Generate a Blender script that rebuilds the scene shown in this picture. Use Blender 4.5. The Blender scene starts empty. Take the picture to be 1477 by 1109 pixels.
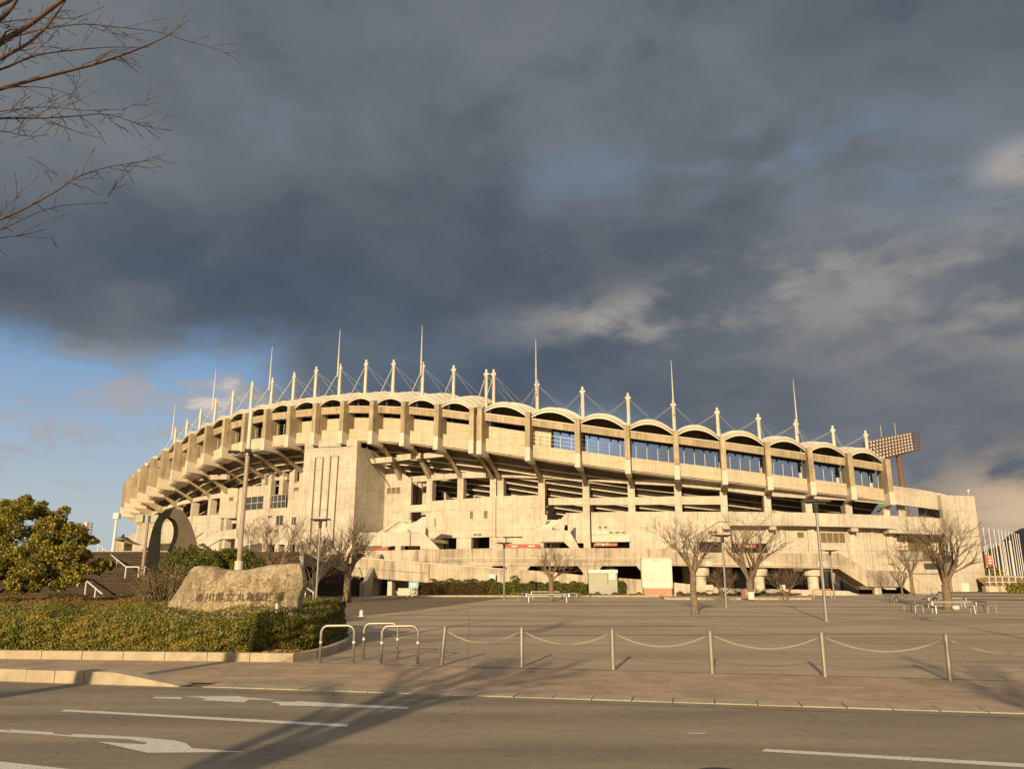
import bpy, math, random, bmesh
import numpy as np
from mathutils import Vector, Matrix
from mathutils.bvhtree import BVHTree
R = math.radians
random.seed(7)
scene = bpy.context.scene
col = scene.collection

# ------------------------------------------------------------------ survey helpers
F, CX, CY, HOR, CH = 1140., 738.5, 554.5, 839., 1.75
PIT = math.atan((HOR - CY) / F)
cp, sp = math.cos(PIT), math.sin(PIT)
def ray(px, py):
    a = (px - CX) / F; b = (CY - py) / F
    return (a, cp - b * sp, sp + b * cp)
def zat(py, Y):
    b = (CY - py) / F
    return CH + Y * (sp + b * cp) / (cp - b * sp)
def gz(Y):                       # the forecourt rises very gently towards the stadium
    t = min(1, max(0, (Y - 48) / 34.)); return 0.34 * t * t * (3 - 2 * t)
def gp(px, py):                  # a point of the ground
    v = ray(px, py); z = 0.
    for _ in range(12):
        t = (z - CH) / v[2]; z = 0.5 * z + 0.5 * gz(v[1] * t)
    t = (z - CH) / v[2]
    return Vector((v[0] * t, v[1] * t, gz(v[1] * t)))
def at(px, py, Y):
    v = ray(px, py); t = Y / v[1]
    return Vector((v[0] * t, Y, CH + v[2] * t))

# ------------------------------------------------------------------ object helpers
def tag(o, label=None, cat=None, group=None, kind=None):
    if label: o['label'] = label
    if cat: o['category'] = cat
    if group: o['group'] = group
    if kind: o['kind'] = kind
    return o
def thing(name, label, cat, loc=(0, 0, 0), rz=0, group=None):
    o = bpy.data.objects.new(name, None); col.objects.link(o)
    o.location = loc; o.rotation_euler = (0, 0, rz); o.empty_display_size = .3
    return tag(o, label, cat, group)
def copy_tree(o, parent=None):
    c = o.copy(); col.objects.link(c); c.parent = parent
    for ch in list(o.children): copy_tree(ch, c)
    return c
class MB:
    def __init__(s): s.v = []; s.f = []
    def add(s, vs, fs):
        n = len(s.v); s.v += [tuple(v) for v in vs]; s.f += [tuple(i + n for i in f) for f in fs]; return s
    def box(s, c, size, rz=0, taper=1.):
        x, y, z = size[0] / 2, size[1] / 2, size[2] / 2; ca, sa = math.cos(rz), math.sin(rz); vs = []
        for k in (-1, 1):
            t = taper if k > 0 else 1
            for i, j in ((-1, -1), (1, -1), (1, 1), (-1, 1)):
                a, b = i * x * t, j * y * t
                vs.append((c[0] + a * ca - b * sa, c[1] + a * sa + b * ca, c[2] + k * z))
        return s.add(vs, [(3, 2, 1, 0), (4, 5, 6, 7), (0, 1, 5, 4), (1, 2, 6, 5), (2, 3, 7, 6), (3, 0, 4, 7)])
    def hexa(s, vs):     # 4 front-bottom/top, 4 back : v0..3 loop one side, v4..7 the other
        return s.add(vs, [(3, 2, 1, 0), (4, 5, 6, 7), (0, 1, 5, 4), (1, 2, 6, 5), (2, 3, 7, 6), (3, 0, 4, 7)])
    def prism(s, pts, vec):
        n = len(pts); vec = Vector(vec)
        a = [Vector(p) for p in pts]; b = [p + vec for p in a]
        return s.add(a + b, [tuple(range(n))[::-1], tuple(range(n, 2 * n))] + [(i, (i + 1) % n, n + (i + 1) % n, n + i) for i in range(n)])
    def tube(s, pts, rad, n=6, cap=True):
        pts = [Vector(p) for p in pts]
        if not hasattr(rad, '__len__'): rad = [rad] * len(pts)
        base = len(s.v); prev = None
        for i, p in enumerate(pts):
            d = (pts[min(i + 1, len(pts) - 1)] - pts[max(i - 1, 0)])
            if d.length < 1e-9: d = Vector((0, 0, 1))
            d.normalize()
            if prev is None:
                u = d.orthogonal().normalized()
            else:
                u = (prev - d * prev.dot(d))
                u = u.normalized() if u.length > 1e-6 else d.orthogonal().normalized()
            prev = u; w = d.cross(u)
            for k in range(n):
                a = 2 * math.pi * k / n
                q = p + (u * math.cos(a) + w * math.sin(a)) * rad[i]; s.v.append((q.x, q.y, q.z))
        for i in range(len(pts) - 1):
            for k in range(n):
                a = base + i * n + k; b = base + i * n + (k + 1) % n
                s.f.append((a, b, b + n, a + n))
        if cap:
            s.f.append(tuple(base + k for k in range(n))[::-1]); e = base + (len(pts) - 1) * n
            s.f.append(tuple(e + k for k in range(n)))
        return s
    def build(s, name, m, parent=None, origin=None, smooth=False):
        o0 = Vector(origin) if origin is not None else (Vector(parent_origin(parent)) if parent else Vector((0, 0, 0)))
        me = bpy.data.meshes.new(name)
        me.from_pydata([(x - o0.x, y - o0.y, z - o0.z) for x, y, z in s.v], [], s.f)
        if m: me.materials.append(m)
        if smooth: me.polygons.foreach_set('use_smooth', [True] * len(me.polygons))
        me.update()
        o = bpy.data.objects.new(name, me); col.objects.link(o)
        if parent: o.parent = parent
        elif origin is not None: o.location = o0
        return o
def parent_origin(p):
    v = Vector((0, 0, 0))
    while p: v += p.location; p = p.parent
    return v
def fixn(o):
    bm = bmesh.new(); bm.from_mesh(o.data); bmesh.ops.recalc_face_normals(bm, faces=bm.faces); bm.to_mesh(o.data); bm.free(); return o

# ------------------------------------------------------------------ materials
def nt(m): return m.node_tree.nodes, m.node_tree.links
def mat(name, base, rough=.8, metal=0., var=.15, scale=3., streak=0., joints=0., bump=.0, bscale=20., spec=.3, coord='Object', base2=None, island=0.):
    m = bpy.data.materials.new(name); m.use_nodes = True; N, L = nt(m); N.clear()
    out = N.new('ShaderNodeOutputMaterial'); b = N.new('ShaderNodeBsdfPrincipled'); L.new(b.outputs[0], out.inputs[0])
    b.inputs['Roughness'].default_value = rough; b.inputs['Metallic'].default_value = metal
    b.inputs['Specular IOR Level'].default_value = spec
    if coord == 'World':
        g = N.new('ShaderNodeNewGeometry'); pos = g.outputs['Position']
    else:
        tc = N.new('ShaderNodeTexCoord'); pos = tc.outputs['Object']
    n1 = N.new('ShaderNodeTexNoise'); n1.inputs['Scale'].default_value = scale; n1.inputs['Detail'].default_value = 6; n1.inputs['Roughness'].default_value = .65
    L.new(pos, n1.inputs['Vector'])
    r = N.new('ShaderNodeValToRGB'); L.new(n1.outputs[0], r.inputs[0])
    lo = [c * (1 - var) for c in base]; hi = [c * (1 + var) for c in (base if base2 is None else base)]
    if base2 is not None: lo = list(base2)
    r.color_ramp.elements[0].position = .32; r.color_ramp.elements[1].position = .68
    r.color_ramp.elements[0].color = (*lo, 1); r.color_ramp.elements[1].color = (*hi, 1)
    c = r.outputs[0]
    def mulv(c, fac, lo_, hi_, a=.35, bb=.7):
        rr = N.new('ShaderNodeMapRange'); rr.inputs[1].default_value = a; rr.inputs[2].default_value = bb
        rr.inputs[3].default_value = hi_; rr.inputs[4].default_value = lo_; L.new(fac, rr.inputs[0])
        mx = N.new('ShaderNodeVectorMath'); mx.operation = 'SCALE'; L.new(c, mx.inputs[0]); L.new(rr.outputs[0], mx.inputs['Scale']); return mx.outputs[0]
    if streak:
        mp = N.new('ShaderNodeMapping'); mp.inputs['Scale'].default_value = (1.6, 1.6, .12); L.new(pos, mp.inputs[0])
        n2 = N.new('ShaderNodeTexNoise'); n2.inputs['Scale'].default_value = 1.3; n2.inputs['Detail'].default_value = 5; n2.inputs['Roughness'].default_value = .7; L.new(mp.outputs[0], n2.inputs['Vector'])
        c = mulv(c, n2.outputs[0], 1 - streak, 1.05, .5, .78)
        n4 = N.new('ShaderNodeTexNoise'); n4.inputs['Scale'].default_value = .23; n4.inputs['Detail'].default_value = 3; L.new(pos, n4.inputs['Vector'])
        c = mulv(c, n4.outputs[0], 1 - streak * .4, 1.06, .4, .65)
        mp5 = N.new('ShaderNodeMapping'); mp5.inputs['Scale'].default_value = (5, 5, .10); L.new(pos, mp5.inputs[0]); n5 = N.new('ShaderNodeTexNoise'); n5.inputs['Scale'].default_value = 1.1; n5.inputs['Detail'].default_value = 3; L.new(mp5.outputs[0], n5.inputs['Vector'])
        c = mulv(c, n5.outputs[0], 1 - streak * .6, 1.04, .52, .70)
    if joints:
        sx = N.new('ShaderNodeSeparateXYZ'); L.new(pos, sx.inputs[0])
        def line(sock, per, w):
            d = N.new('ShaderNodeMath'); d.operation = 'DIVIDE'; d.inputs[1].default_value = per; L.new(sock, d.inputs[0])
            fr = N.new('ShaderNodeMath'); fr.operation = 'FRACT'; L.new(d.outputs[0], fr.inputs[0])
            lt = N.new('ShaderNodeMath'); lt.operation = 'LESS_THAN'; lt.inputs[1].default_value = w / per; L.new(fr.outputs[0], lt.inputs[0]); return lt.outputs[0]
        a1 = line(sx.outputs[2], joints, .08); a2 = line(sx.outputs[0], joints * 1.31, .06)
        ad = N.new('ShaderNodeMath'); ad.operation = 'MAXIMUM'; L.new(a1, ad.inputs[0]); L.new(a2, ad.inputs[1])
        rr = N.new('ShaderNodeMapRange'); rr.inputs[3].default_value = 1; rr.inputs[4].default_value = .74; L.new(ad.outputs[0], rr.inputs[0])
        mx = N.new('ShaderNodeVectorMath'); mx.operation = 'SCALE'; L.new(c, mx.inputs[0]); L.new(rr.outputs[0], mx.inputs['Scale']); c = mx.outputs[0]
    if island:
        g2 = N.new('ShaderNodeNewGeometry'); c = mulv(c, g2.outputs['Random Per Island'], 1 - island, 1 + island, 0, 1)
    L.new(c, b.inputs['Base Color'])
    if bump:
        n3 = N.new('ShaderNodeTexNoise'); n3.inputs['Scale'].default_value = bscale; n3.inputs['Detail'].default_value = 6; L.new(pos, n3.inputs['Vector'])
        bp = N.new('ShaderNodeBump'); bp.inputs['Strength'].default_value = bump; bp.inputs['Distance'].default_value = .05; L.new(n3.outputs[0], bp.inputs['Height']); L.new(bp.outputs[0], b.inputs['Normal'])
    return m
CONC = (.475, .425, .35)
M_con = mat('concrete', CONC, .9, var=.12, scale=1.1, streak=.28, joints=3.1, bump=.25, bscale=6, coord='World')
M_fin = mat('weathered_concrete', (.37, .30, .195), .9, var=.16, scale=.9, streak=.5, bump=.25, bscale=6, coord='World')
M_tip = mat('pale_concrete', (.56, .50, .40), .9, var=.06, scale=2, coord='World')
M_pan = mat('tiled_concrete', (.485, .41, .30), .9, var=.10, scale=2.5, streak=.15, joints=1.3, coord='World')
M_deck = mat('stained_concrete', (.44, .375, .285), .9, var=.18, scale=.8, streak=.6, joints=7.5, bump=.25, bscale=6, coord='World')
M_roof = mat('roof_membrane', (.62, .56, .46), .7, var=.05, scale=2, coord='World')
M_steel = mat('cream_steel', (.56, .51, .40), .5, var=.06, spec=.4)
M_galv = mat('galvanised_steel', (.33, .32, .29), .38, .7, var=.12, scale=12)
M_inox = mat('stainless_steel', (.33, .30, .245), .42, .6, var=.08, scale=8)
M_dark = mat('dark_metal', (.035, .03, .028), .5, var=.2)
M_chain = mat('chain_steel', (.36, .33, .27), .7, .0, var=.1)
M_brown = mat('brown_steel', (.17, .10, .06), .6, var=.15)
M_glass = mat('dark_glass', (.05, .05, .045), .15, var=.3, scale=.5, spec=.6, coord='World')
M_vent = mat('louvre_metal', (.17, .13, .08), .6, var=.25, scale=6, coord='World')
M_white = mat('white_paint', (.62, .60, .55), .5, var=.04)
M_cream = mat('cream_panel', (.74, .69, .55), .7, var=.05, scale=1)
M_bench = mat('bench_paint', (.26, .26, .22), .5, var=.1)
M_soff = mat('shade_dark_soffit', (.10, .078, .05), .95, var=.25, scale=.7, streak=.4, coord='World')  # concrete coloured dark to carry the shade under the seating
M_red = mat('red_sign', (.42, .10, .075), .5, var=.08)
M_pink = mat('pink_granite', (.42, .24, .17), .8, var=.2, scale=6)
M_grey = mat('grey_panel', (.36, .36, .28), .6, var=.06)
M_blue = mat('blue_sign', (.25, .5, .58), .5, var=.1)
M_bark = mat('bark', (.22, .165, .11), .95, var=.3, scale=10, bump=.5, bscale=40, base2=(.09, .065, .042))
M_bark2 = mat('red_bark', (.13, .075, .05), .9, var=.3, scale=6, base2=(.05, .032, .025))
M_limb = mat('dark_limb_bark', (.07, .045, .033), .9)
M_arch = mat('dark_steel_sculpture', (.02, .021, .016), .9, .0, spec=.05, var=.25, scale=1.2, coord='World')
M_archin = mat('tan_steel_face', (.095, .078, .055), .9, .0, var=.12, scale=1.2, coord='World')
M_orange = mat('orange_paint', (.7, .2, .05), .6)

def leafmat(name, a, b_, c_, dead=None):
    m = bpy.data.materials.new(name); m.use_nodes = True; N, L = nt(m); N.clear()
    out = N.new('ShaderNodeOutputMaterial'); b = N.new('ShaderNodeBsdfPrincipled'); tr = N.new('ShaderNodeBsdfTranslucent'); ms = N.new('ShaderNodeMixShader')
    ms.inputs[0].default_value = .22; L.new(b.outputs[0], ms.inputs[1]); L.new(tr.outputs[0], ms.inputs[2]); L.new(ms.outputs[0], out.inputs[0])
    b.inputs['Roughness'].default_value = .55; b.inputs['Specular IOR Level'].default_value = .3
    g = N.new('ShaderNodeNewGeometry'); n = N.new('ShaderNodeTexNoise'); n.inputs['Scale'].default_value = 1.3; n.inputs['Detail'].default_value = 5; n.inputs['Roughness'].default_value = .7; L.new(g.outputs['Position'], n.inputs['Vector'])
    mp = N.new('ShaderNodeMapRange'); mp.inputs[1].default_value = 0; mp.inputs[2].default_value = 1; mp.inputs[3].default_value = -.28; mp.inputs[4].default_value = .28; L.new(g.outputs['Random Per Island'], mp.inputs[0])
    ad = N.new('ShaderNodeMath'); L.new(n.outputs[0], ad.inputs[0]); L.new(mp.outputs[0], ad.inputs[1])
    r = N.new('ShaderNodeValToRGB'); e = r.color_ramp.elements; e[0].position = .28; e[0].color = (*a, 1); e[1].position = .72; e[1].color = (*c_, 1)
    k = e.new(.5); k.color = (*b_, 1)
    if dead: q_ = e.new(.80); q_.color = (*c_, 1); e[len(e) - 1].position = .9; e[len(e) - 1].color = (*dead, 1)
    L.new(ad.outputs[0], r.inputs[0])
    L.new(r.outputs[0], b.inputs['Base Color']); L.new(r.outputs[0], tr.inputs['Color']); return m
M_hedge = leafmat('hedge_leaf', (.05, .075, .012), (.14, .145, .02), (.29, .225, .035), (.34, .19, .08))
M_cover = leafmat('russet_leaf', (.15, .07, .025), (.22, .125, .035), (.19, .18, .03))
M_tree = leafmat('evergreen_leaf', (.08, .095, .016), (.22, .20, .03), (.42, .33, .055))
M_bush = leafmat('bush_leaf', (.045, .065, .01), (.11, .13, .02), (.21, .19, .03))
M_scrub = leafmat('dry_leaf', (.09, .065, .03), (.15, .11, .045), (.16, .14, .04))
M_strip = leafmat('red_hedge_leaf', (.07, .03, .02), (.12, .06, .03), (.10, .09, .025))

# ------------------------------------------------------------------ camera
cam = bpy.data.cameras.new('camera'); co = bpy.data.objects.new('camera', cam); col.objects.link(co)
cam.sensor_width = 36; cam.lens = 36 * F / 1477; cam.clip_end = 9000; cam.clip_start = .1
co.location = (0, 0, CH); co.rotation_euler = (math.pi / 2 + PIT, 0, 0); scene.camera = co
scene.render.resolution_x = 1024; scene.render.resolution_y = 768
scene.view_settings.view_transform = 'Standard'; scene.view_settings.look = 'None'; scene.view_settings.exposure = .28; scene.view_settings.gamma = 1

# ------------------------------------------------------------------ sun and sky
SAZ, SEL = R(14.5), R(14.8)
sl = bpy.data.lights.new('sun', 'SUN'); so = bpy.data.objects.new('sun', sl); col.objects.link(so)
sl.energy = 5.0; sl.angle = R(.5); sl.color = (1, .755, .445)
so.rotation_euler = Vector((math.sin(SAZ) * math.cos(SEL), math.cos(SAZ) * math.cos(SEL), -math.sin(SEL))).to_track_quat('-Z', 'Y').to_euler()
so.location = (-20, -60, 30)
w = bpy.data.worlds.new('World'); scene.world = w; w.use_nodes = True
N, L = w.node_tree.nodes, w.node_tree.links; N.clear()
wo = N.new('ShaderNodeOutputWorld'); bg = N.new('ShaderNodeBackground'); L.new(bg.outputs[0], wo.inputs[0])
SK = .12
bg.inputs[1].default_value = SK
sky = N.new('ShaderNodeTexSky'); sky.sky_type = 'NISHITA'; sky.sun_disc = False; sky.sun_elevation = SEL; sky.sun_rotation = math.pi + SAZ
sky.air_density = 1.0; sky.dust_density = 1.2; sky.ozone_density = 1.5
tc = N.new('ShaderNodeTexCoord'); sep = N.new('ShaderNodeSeparateXYZ'); L.new(tc.outputs['Generated'], sep.inputs[0])
def V(x):
    return x
def mth(op, a, b=None, c=None, clamp=False):
    n = N.new('ShaderNodeMath'); n.operation = op; n.use_clamp = clamp
    for i, q in enumerate((a, b, c)):
        if q is None: continue
        if isinstance(q, (int, float)): n.inputs[i].default_value = q
        else: L.new(q, n.inputs[i])
    return n.outputs[0]
def sms(v, a, b, lo=0., hi=1.):
    n = N.new('ShaderNodeMapRange'); n.interpolation_type = 'SMOOTHSTEP'; L.new(v, n.inputs[0])
    n.inputs[1].default_value = a; n.inputs[2].default_value = b; n.inputs[3].default_value = lo; n.inputs[4].default_value = hi; return n.outputs[0]
def mixc(f, a, b):
    n = N.new('ShaderNodeMix'); n.data_type = 'RGBA'; n.clamp_factor = True
    if isinstance(f, (int, float)): n.inputs[0].default_value = f
    else: L.new(f, n.inputs[0])
    for k, q in ((6, a), (7, b)):
        if isinstance(q, tuple): n.inputs[k].default_value = (*q, 1)
        else: L.new(q, n.inputs[k])
    return n.outputs[2]
az = mth('MULTIPLY', mth('ARCTAN2', sep.outputs[0], sep.outputs[1]), 57.2958)
el = mth('MULTIPLY', mth('ARCSINE', sep.outputs[2]), 57.2958)
zz = mth('ADD', mth('MAXIMUM', sep.outputs[2], 0.), .13)
cmb = N.new('ShaderNodeCombineXYZ'); L.new(mth('DIVIDE', sep.outputs[0], zz), cmb.inputs[0]); L.new(mth('DIVIDE', sep.outputs[1], zz), cmb.inputs[1])
def noise(scale, detail, rough, off=(0, 0, 0), st=(1, 1, 1), dist=0., src=None):
    mp = N.new('ShaderNodeMapping'); mp.inputs['Location'].default_value = off; mp.inputs['Scale'].default_value = st
    L.new(src or cmb.outputs[0], mp.inputs[0])
    n = N.new('ShaderNodeTexNoise'); n.inputs['Scale'].default_value = scale; n.inputs['Detail'].default_value = detail; n.inputs['Roughness'].default_value = rough
    n.inputs['Distortion'].default_value = dist; L.new(mp.outputs[0], n.inputs['Vector']); return n.outputs[0]
def blob(a0, e0, wa, we):      # soft patch of sky centred on a compass direction
    x = mth('DIVIDE', mth('SUBTRACT', az, a0), wa); y = mth('DIVIDE', mth('SUBTRACT', el, e0), we)
    r2 = mth('ADD', mth('MULTIPLY', x, x), mth('MULTIPLY', y, y)); return mth('EXPONENT', mth('MULTIPLY', r2, -1.))
nA = noise(.75, 8, .52, (3.1, 1.7, 0), dist=.25)
nB = noise(.33, 4, .5, (7.3, 4.2, 0), dist=.3)
nC = noise(2.2, 8, .62, (1.3, 9.2, 0), dist=.2)
nD = noise(5., 5, .5, (0.3, .2, 0), (1, 1, 1.9), .25, tc.outputs['Generated'])
nE = noise(13., 6, .55, (5.3, .2, 2), (1, 1, 2.1), .2, tc.outputs['Generated'])
def colr(s, r, g, b):
    return (r / SK, g / SK, b / SK)
EXQ = 2 ** .28
def C(r, g, b):     # display colour of a patch of cloud, given as scene light
    f = lambda q: ((q / 255.) / 12.92 if q <= 10 else (((q / 255.) + .055) / 1.055) ** 2.4) / SK / EXQ
    return (f(r), f(g), f(b))
# coverage: overcast deck that breaks up low in the left of the view
wig = mth('MULTIPLY', mth('SUBTRACT', nD, .5), 5.5)
wig = mth('ADD', wig, mth('MULTIPLY', mth('SUBTRACT', nE, .5), 3.5))
edge = mth('ADD', mth('MULTIPLY', mth('ADD', az, 33.), .05), 14.1)          # lower edge of the deck against azimuth
low = sms(mth('ADD', mth('SUBTRACT', el, edge), wig), -1.6, 2.6)
rightf = sms(mth('ADD', mth('ADD', az, mth('MULTIPLY', wig, .9)), mth('MULTIPLY', el, .25)), -17.5, -10.5)
cover = mth('MAXIMUM', low, rightf)
puff = mth('MULTIPLY', sms(mth('ADD', nE, mth('MULTIPLY', mth('SUBTRACT', nD, .5), .7)), .48, .64), mth('MULTIPLY', sms(el, 4., 8.), .85))
clear = mixc(sms(el, 2., 17.), C(180, 190, 196), C(122, 158, 198))
clear = mixc(.12, clear, sky.outputs[0])
pcol = mixc(sms(nE, .6, .76), C(168, 168, 174), C(222, 206, 188))
base = mixc(puff, clear, pcol)
# dark deck
dark = mixc(sms(nA, .28, .72), C(80, 90, 103), C(119, 125, 131))
dark = mixc(mth('MULTIPLY', sms(nB, .38, .62), .6), dark, C(108, 113, 119))
dark = mixc(mth('MULTIPLY', blob(-20., 20.5, 30., 4.5), .8), dark, C(70, 84, 101))          # slate band above the stadium
dark = mixc(mth('MULTIPLY', blob(-6., 15., 16., 3.), .6), dark, C(80, 100, 122))
dark = mixc(mth('MULTIPLY', sms(nD, .46, .70), .38), dark, C(124, 129, 135))
dark = mixc(mth('MULTIPLY', sms(mth('ADD', nD, mth('MULTIPLY', mth('SUBTRACT', nE, .5), .3)), .30, .52, 1., 0.), .5), dark, C(70, 81, 96))
# thinner, bluer and brighter gaps to the right
gapn = sms(mth('ADD', nD, mth('MULTIPLY', mth('SUBTRACT', nE, .5), .6)), .44, .72)
gapm = mth('ADD', blob(19.5, 28.6, 9., 2.6), mth('ADD', mth('MULTIPLY', blob(33., 24.5, 8., 3.), .9), mth('MULTIPLY', blob(4., 28.8, 8., 2.), .6)), clamp=True)
gapm = mth('ADD', gapm, mth('MULTIPLY', blob(-22., 31., 8., 2.5), .5), clamp=True)
dark = mixc(mth('MULTIPLY', mth('MULTIPLY', gapn, gapm), .8), dark, C(114, 134, 158))
brn = sms(mth('ADD', nE, mth('MULTIPLY', mth('SUBTRACT', nD, .5), .8)), .36, .70)
brm = mth('ADD', blob(8., 18.2, 6., 2.), mth('ADD', blob(20., 19.6, 8., 3.), mth('ADD', mth('MULTIPLY', blob(32., 17., 9., 4.5), .9), mth('MULTIPLY', blob(35.5, 24.8, 2.5, 1.3), 1.3))), clamp=True)
dark = mixc(mth('MULTIPLY', mth('MULTIPLY', brn, brm), .85), dark, C(174, 167, 159))
soft = mth('MULTIPLY', mth('ADD', blob(24., 18., 13., 4.5), blob(31., 12., 10., 4.5), clamp=True), .5)
dark = mixc(soft, dark, C(122, 124, 128))
dark = mixc(mth('MULTIPLY', mth('ADD', blob(-33., 30., 9., 5.), blob(-36., 37., 5., 5.), clamp=True), .5), dark, C(128, 134, 134))
dark = mixc(mth('MULTIPLY', blob(33., 4.2, 6., 2.8), sms(mth('ADD', nE, mth('MULTIPLY', nD, .5)), .5, .8)), dark, C(212, 184, 152))
dark = mixc(mth('MULTIPLY', sms(nC, .45, .7), .16), dark, C(60, 68, 80))
dark = mixc(mth('MULTIPLY', blob(5., 9.6, 4.5, 2.2), .85), dark, C(150, 170, 192))
dark = mixc(mth('MULTIPLY', blob(18., 8., 9., 2.2), .5), dark, C(122, 134, 146))
fin_ = mixc(cover, base, dark)
# towards the sun (behind the viewer) the open cloud gets added fill glow
back = sms(sep.outputs[1], .0, -.5)
glow = mixc(sms(sep.outputs[2], 0., .7), (.62 / SK, .46 / SK, .28 / SK), (.40 / SK, .40 / SK, .42 / SK))
fin_ = mixc(mth('MULTIPLY', back, .85), fin_, glow)
top = sms(el, 46., 66.)          # unseen cloud overhead, brightened as added fill for the ground
fin_ = mixc(mth('MULTIPLY', top, .8), fin_, (.40 / SK, .40 / SK, .41 / SK))
L.new(fin_, bg.inputs[0])
# ================================================================== GROUND
E1 = Vector((.974, -.2267, 0)); E2 = Vector((.2267, .974, 0)); O0 = Vector((-5.66, 14.47, 0))
def rd(u, v, z=0.): p = O0 + E1 * u + E2 * v; return Vector((p.x, p.y, z))
def asphalt(name, a, b, big, s1, crackiness=.0, streaky=False, grid=0., lanes=0.):
    m = bpy.data.materials.new(name); m.use_nodes = True; N, L = nt(m); N.clear()
    out = N.new('ShaderNodeOutputMaterial'); bs = N.new('ShaderNodeBsdfPrincipled'); L.new(bs.outputs[0], out.inputs[0]); bs.inputs['Roughness'].default_value = .9
    bs.inputs['Specular IOR Level'].default_value = .25
    g = N.new('ShaderNodeNewGeometry'); P = g.outputs['Position']
    def no(sc, de, ro, st=(1, 1, 1), off=(0, 0, 0), rot=0):
        mp = N.new('ShaderNodeMapping'); mp.inputs['Scale'].default_value = st; mp.inputs['Location'].default_value = off; mp.inputs['Rotation'].default_value = (0, 0, rot); L.new(P, mp.inputs[0])
        n = N.new('ShaderNodeTexNoise'); n.inputs['Scale'].default_value = sc; n.inputs['Detail'].default_value = de; n.inputs['Roughness'].default_value = ro; L.new(mp.outputs[0], n.inputs['Vector']); return n.outputs[0]
    n1 = no(big, 6, .6, (.35, 1, 1) if streaky else (1, 1, 1), rot=R(13.1)); n2 = no(s1, 4, .75)
    n9 = no(.9, 7, .7, (.25, 1, 1), (5, 3, 0), R(13.1)); n10 = no(7., 6, .75)
    def mr(v, a0, a1, b0, b1):
        n = N.new('ShaderNodeMapRange'); L.new(v, n.inputs[0])
        for i, q in enumerate((a0, a1, b0, b1)): n.inputs[i + 1].default_value = q
        return n.outputs[0]
    r = N.new('ShaderNodeValToRGB'); r.color_ramp.elements[0].position = .35; r.color_ramp.elements[1].position = .65
    r.color_ramp.elements[0].color = (*a, 1); r.color_ramp.elements[1].color = (*b, 1); L.new(n1, r.inputs[0])
    sc = N.new('ShaderNodeVectorMath'); sc.operation = 'SCALE'; L.new(r.outputs[0], sc.inputs[0]); L.new(mr(n2, .3, .7, .55, 1.45), sc.inputs['Scale'])
    c = sc.outputs[0]
    for v_, lo_, hi_ in ((n9, .84, 1.14), (n10, .9, 1.1)):
        s9 = N.new('ShaderNodeVectorMath'); s9.operation = 'SCALE'; L.new(c, s9.inputs[0]); L.new(mr(v_, .35, .65, lo_, hi_), s9.inputs['Scale']); c = s9.outputs[0]
    if lanes:
        nl = no(.75, 2, .4, (.012, 1, 1), (0, 3.3, 0), R(13.1)); s8 = N.new('ShaderNodeVectorMath'); s8.operation = 'SCALE'; L.new(c, s8.inputs[0]); L.new(mr(nl, .4, .6, 1 - lanes, 1 + lanes), s8.inputs['Scale']); c = s8.outputs[0]
    if grid:
        mp = N.new('ShaderNodeMapping'); mp.inputs['Rotation'].default_value = (0, 0, R(-3)); L.new(P, mp.inputs[0]); bk = N.new('ShaderNodeTexBrick'); bk.inputs['Scale'].default_value = 1; bk.inputs['Brick Width'].default_value = 400.; bk.inputs['Row Height'].default_value = grid; bk.inputs['Mortar Size'].default_value = .03; bk.offset = 0.
        bk.inputs['Color1'].default_value = (1.04, 1.04, 1.04, 1); bk.inputs['Color2'].default_value = (.95, .95, .95, 1); bk.inputs['Mortar'].default_value = (.83, .83, .83, 1); L.new(mp.outputs[0], bk.inputs[0])
        s7 = N.new('ShaderNodeVectorMath'); s7.operation = 'MULTIPLY'; L.new(c, s7.inputs[0]); L.new(bk.outputs[0], s7.inputs[1]); c = s7.outputs[0]
    if crackiness:
        vo = N.new('ShaderNodeTexVoronoi'); vo.feature = 'DISTANCE_TO_EDGE'; vo.inputs['Scale'].default_value = .16
        mp = N.new('ShaderNodeMapping'); L.new(P, mp.inputs[0]); nn = N.new('ShaderNodeTexNoise'); nn.inputs['Scale'].default_value = 1.2; nn.inputs['Detail'].default_value = 5; L.new(P, nn.inputs[0])
        ad = N.new('ShaderNodeVectorMath'); ad.operation = 'MULTIPLY_ADD'; L.new(nn.outputs[1], ad.inputs[0]); ad.inputs[1].default_value = (1.6,) * 3; L.new(P, ad.inputs[2]); L.new(ad.outputs[0], vo.inputs['Vector'])
        k = mr(vo.outputs[0], .0, .0022, 1 - crackiness, 1); s2 = N.new('ShaderNodeVectorMath'); s2.operation = 'SCALE'; L.new(c, s2.inputs[0]); L.new(k, s2.inputs['Scale']); c = s2.outputs[0]
    L.new(c, bs.inputs['Base Color'])
    bp = N.new('ShaderNodeBump'); bp.inputs['Strength'].default_value = .5; bp.inputs['Distance'].default_value = .012; L.new(n2, bp.inputs['Height']); L.new(bp.outputs[0], bs.inputs['Normal'])
    return m
M_road = asphalt('road_asphalt', (.245, .204, .145), (.305, .254, .18), .5, 70, .5, True, lanes=.10)
M_plaza = asphalt('forecourt_paving', (.335, .262, .178), (.46, .362, .248), .22, 45, 0, True, grid=4.2)
M_dirt = asphalt('far_ground', (.16, .12, .07), (.2, .16, .10), .05, 8)
M_soil = asphalt('soil', (.12, .07, .035), (.2, .12, .06), 2, 40)
M_kerb = mat('kerb_concrete', (.40, .335, .235), .9, var=.2, scale=3, streak=0, bump=.4, bscale=30, coord='World')
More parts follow.
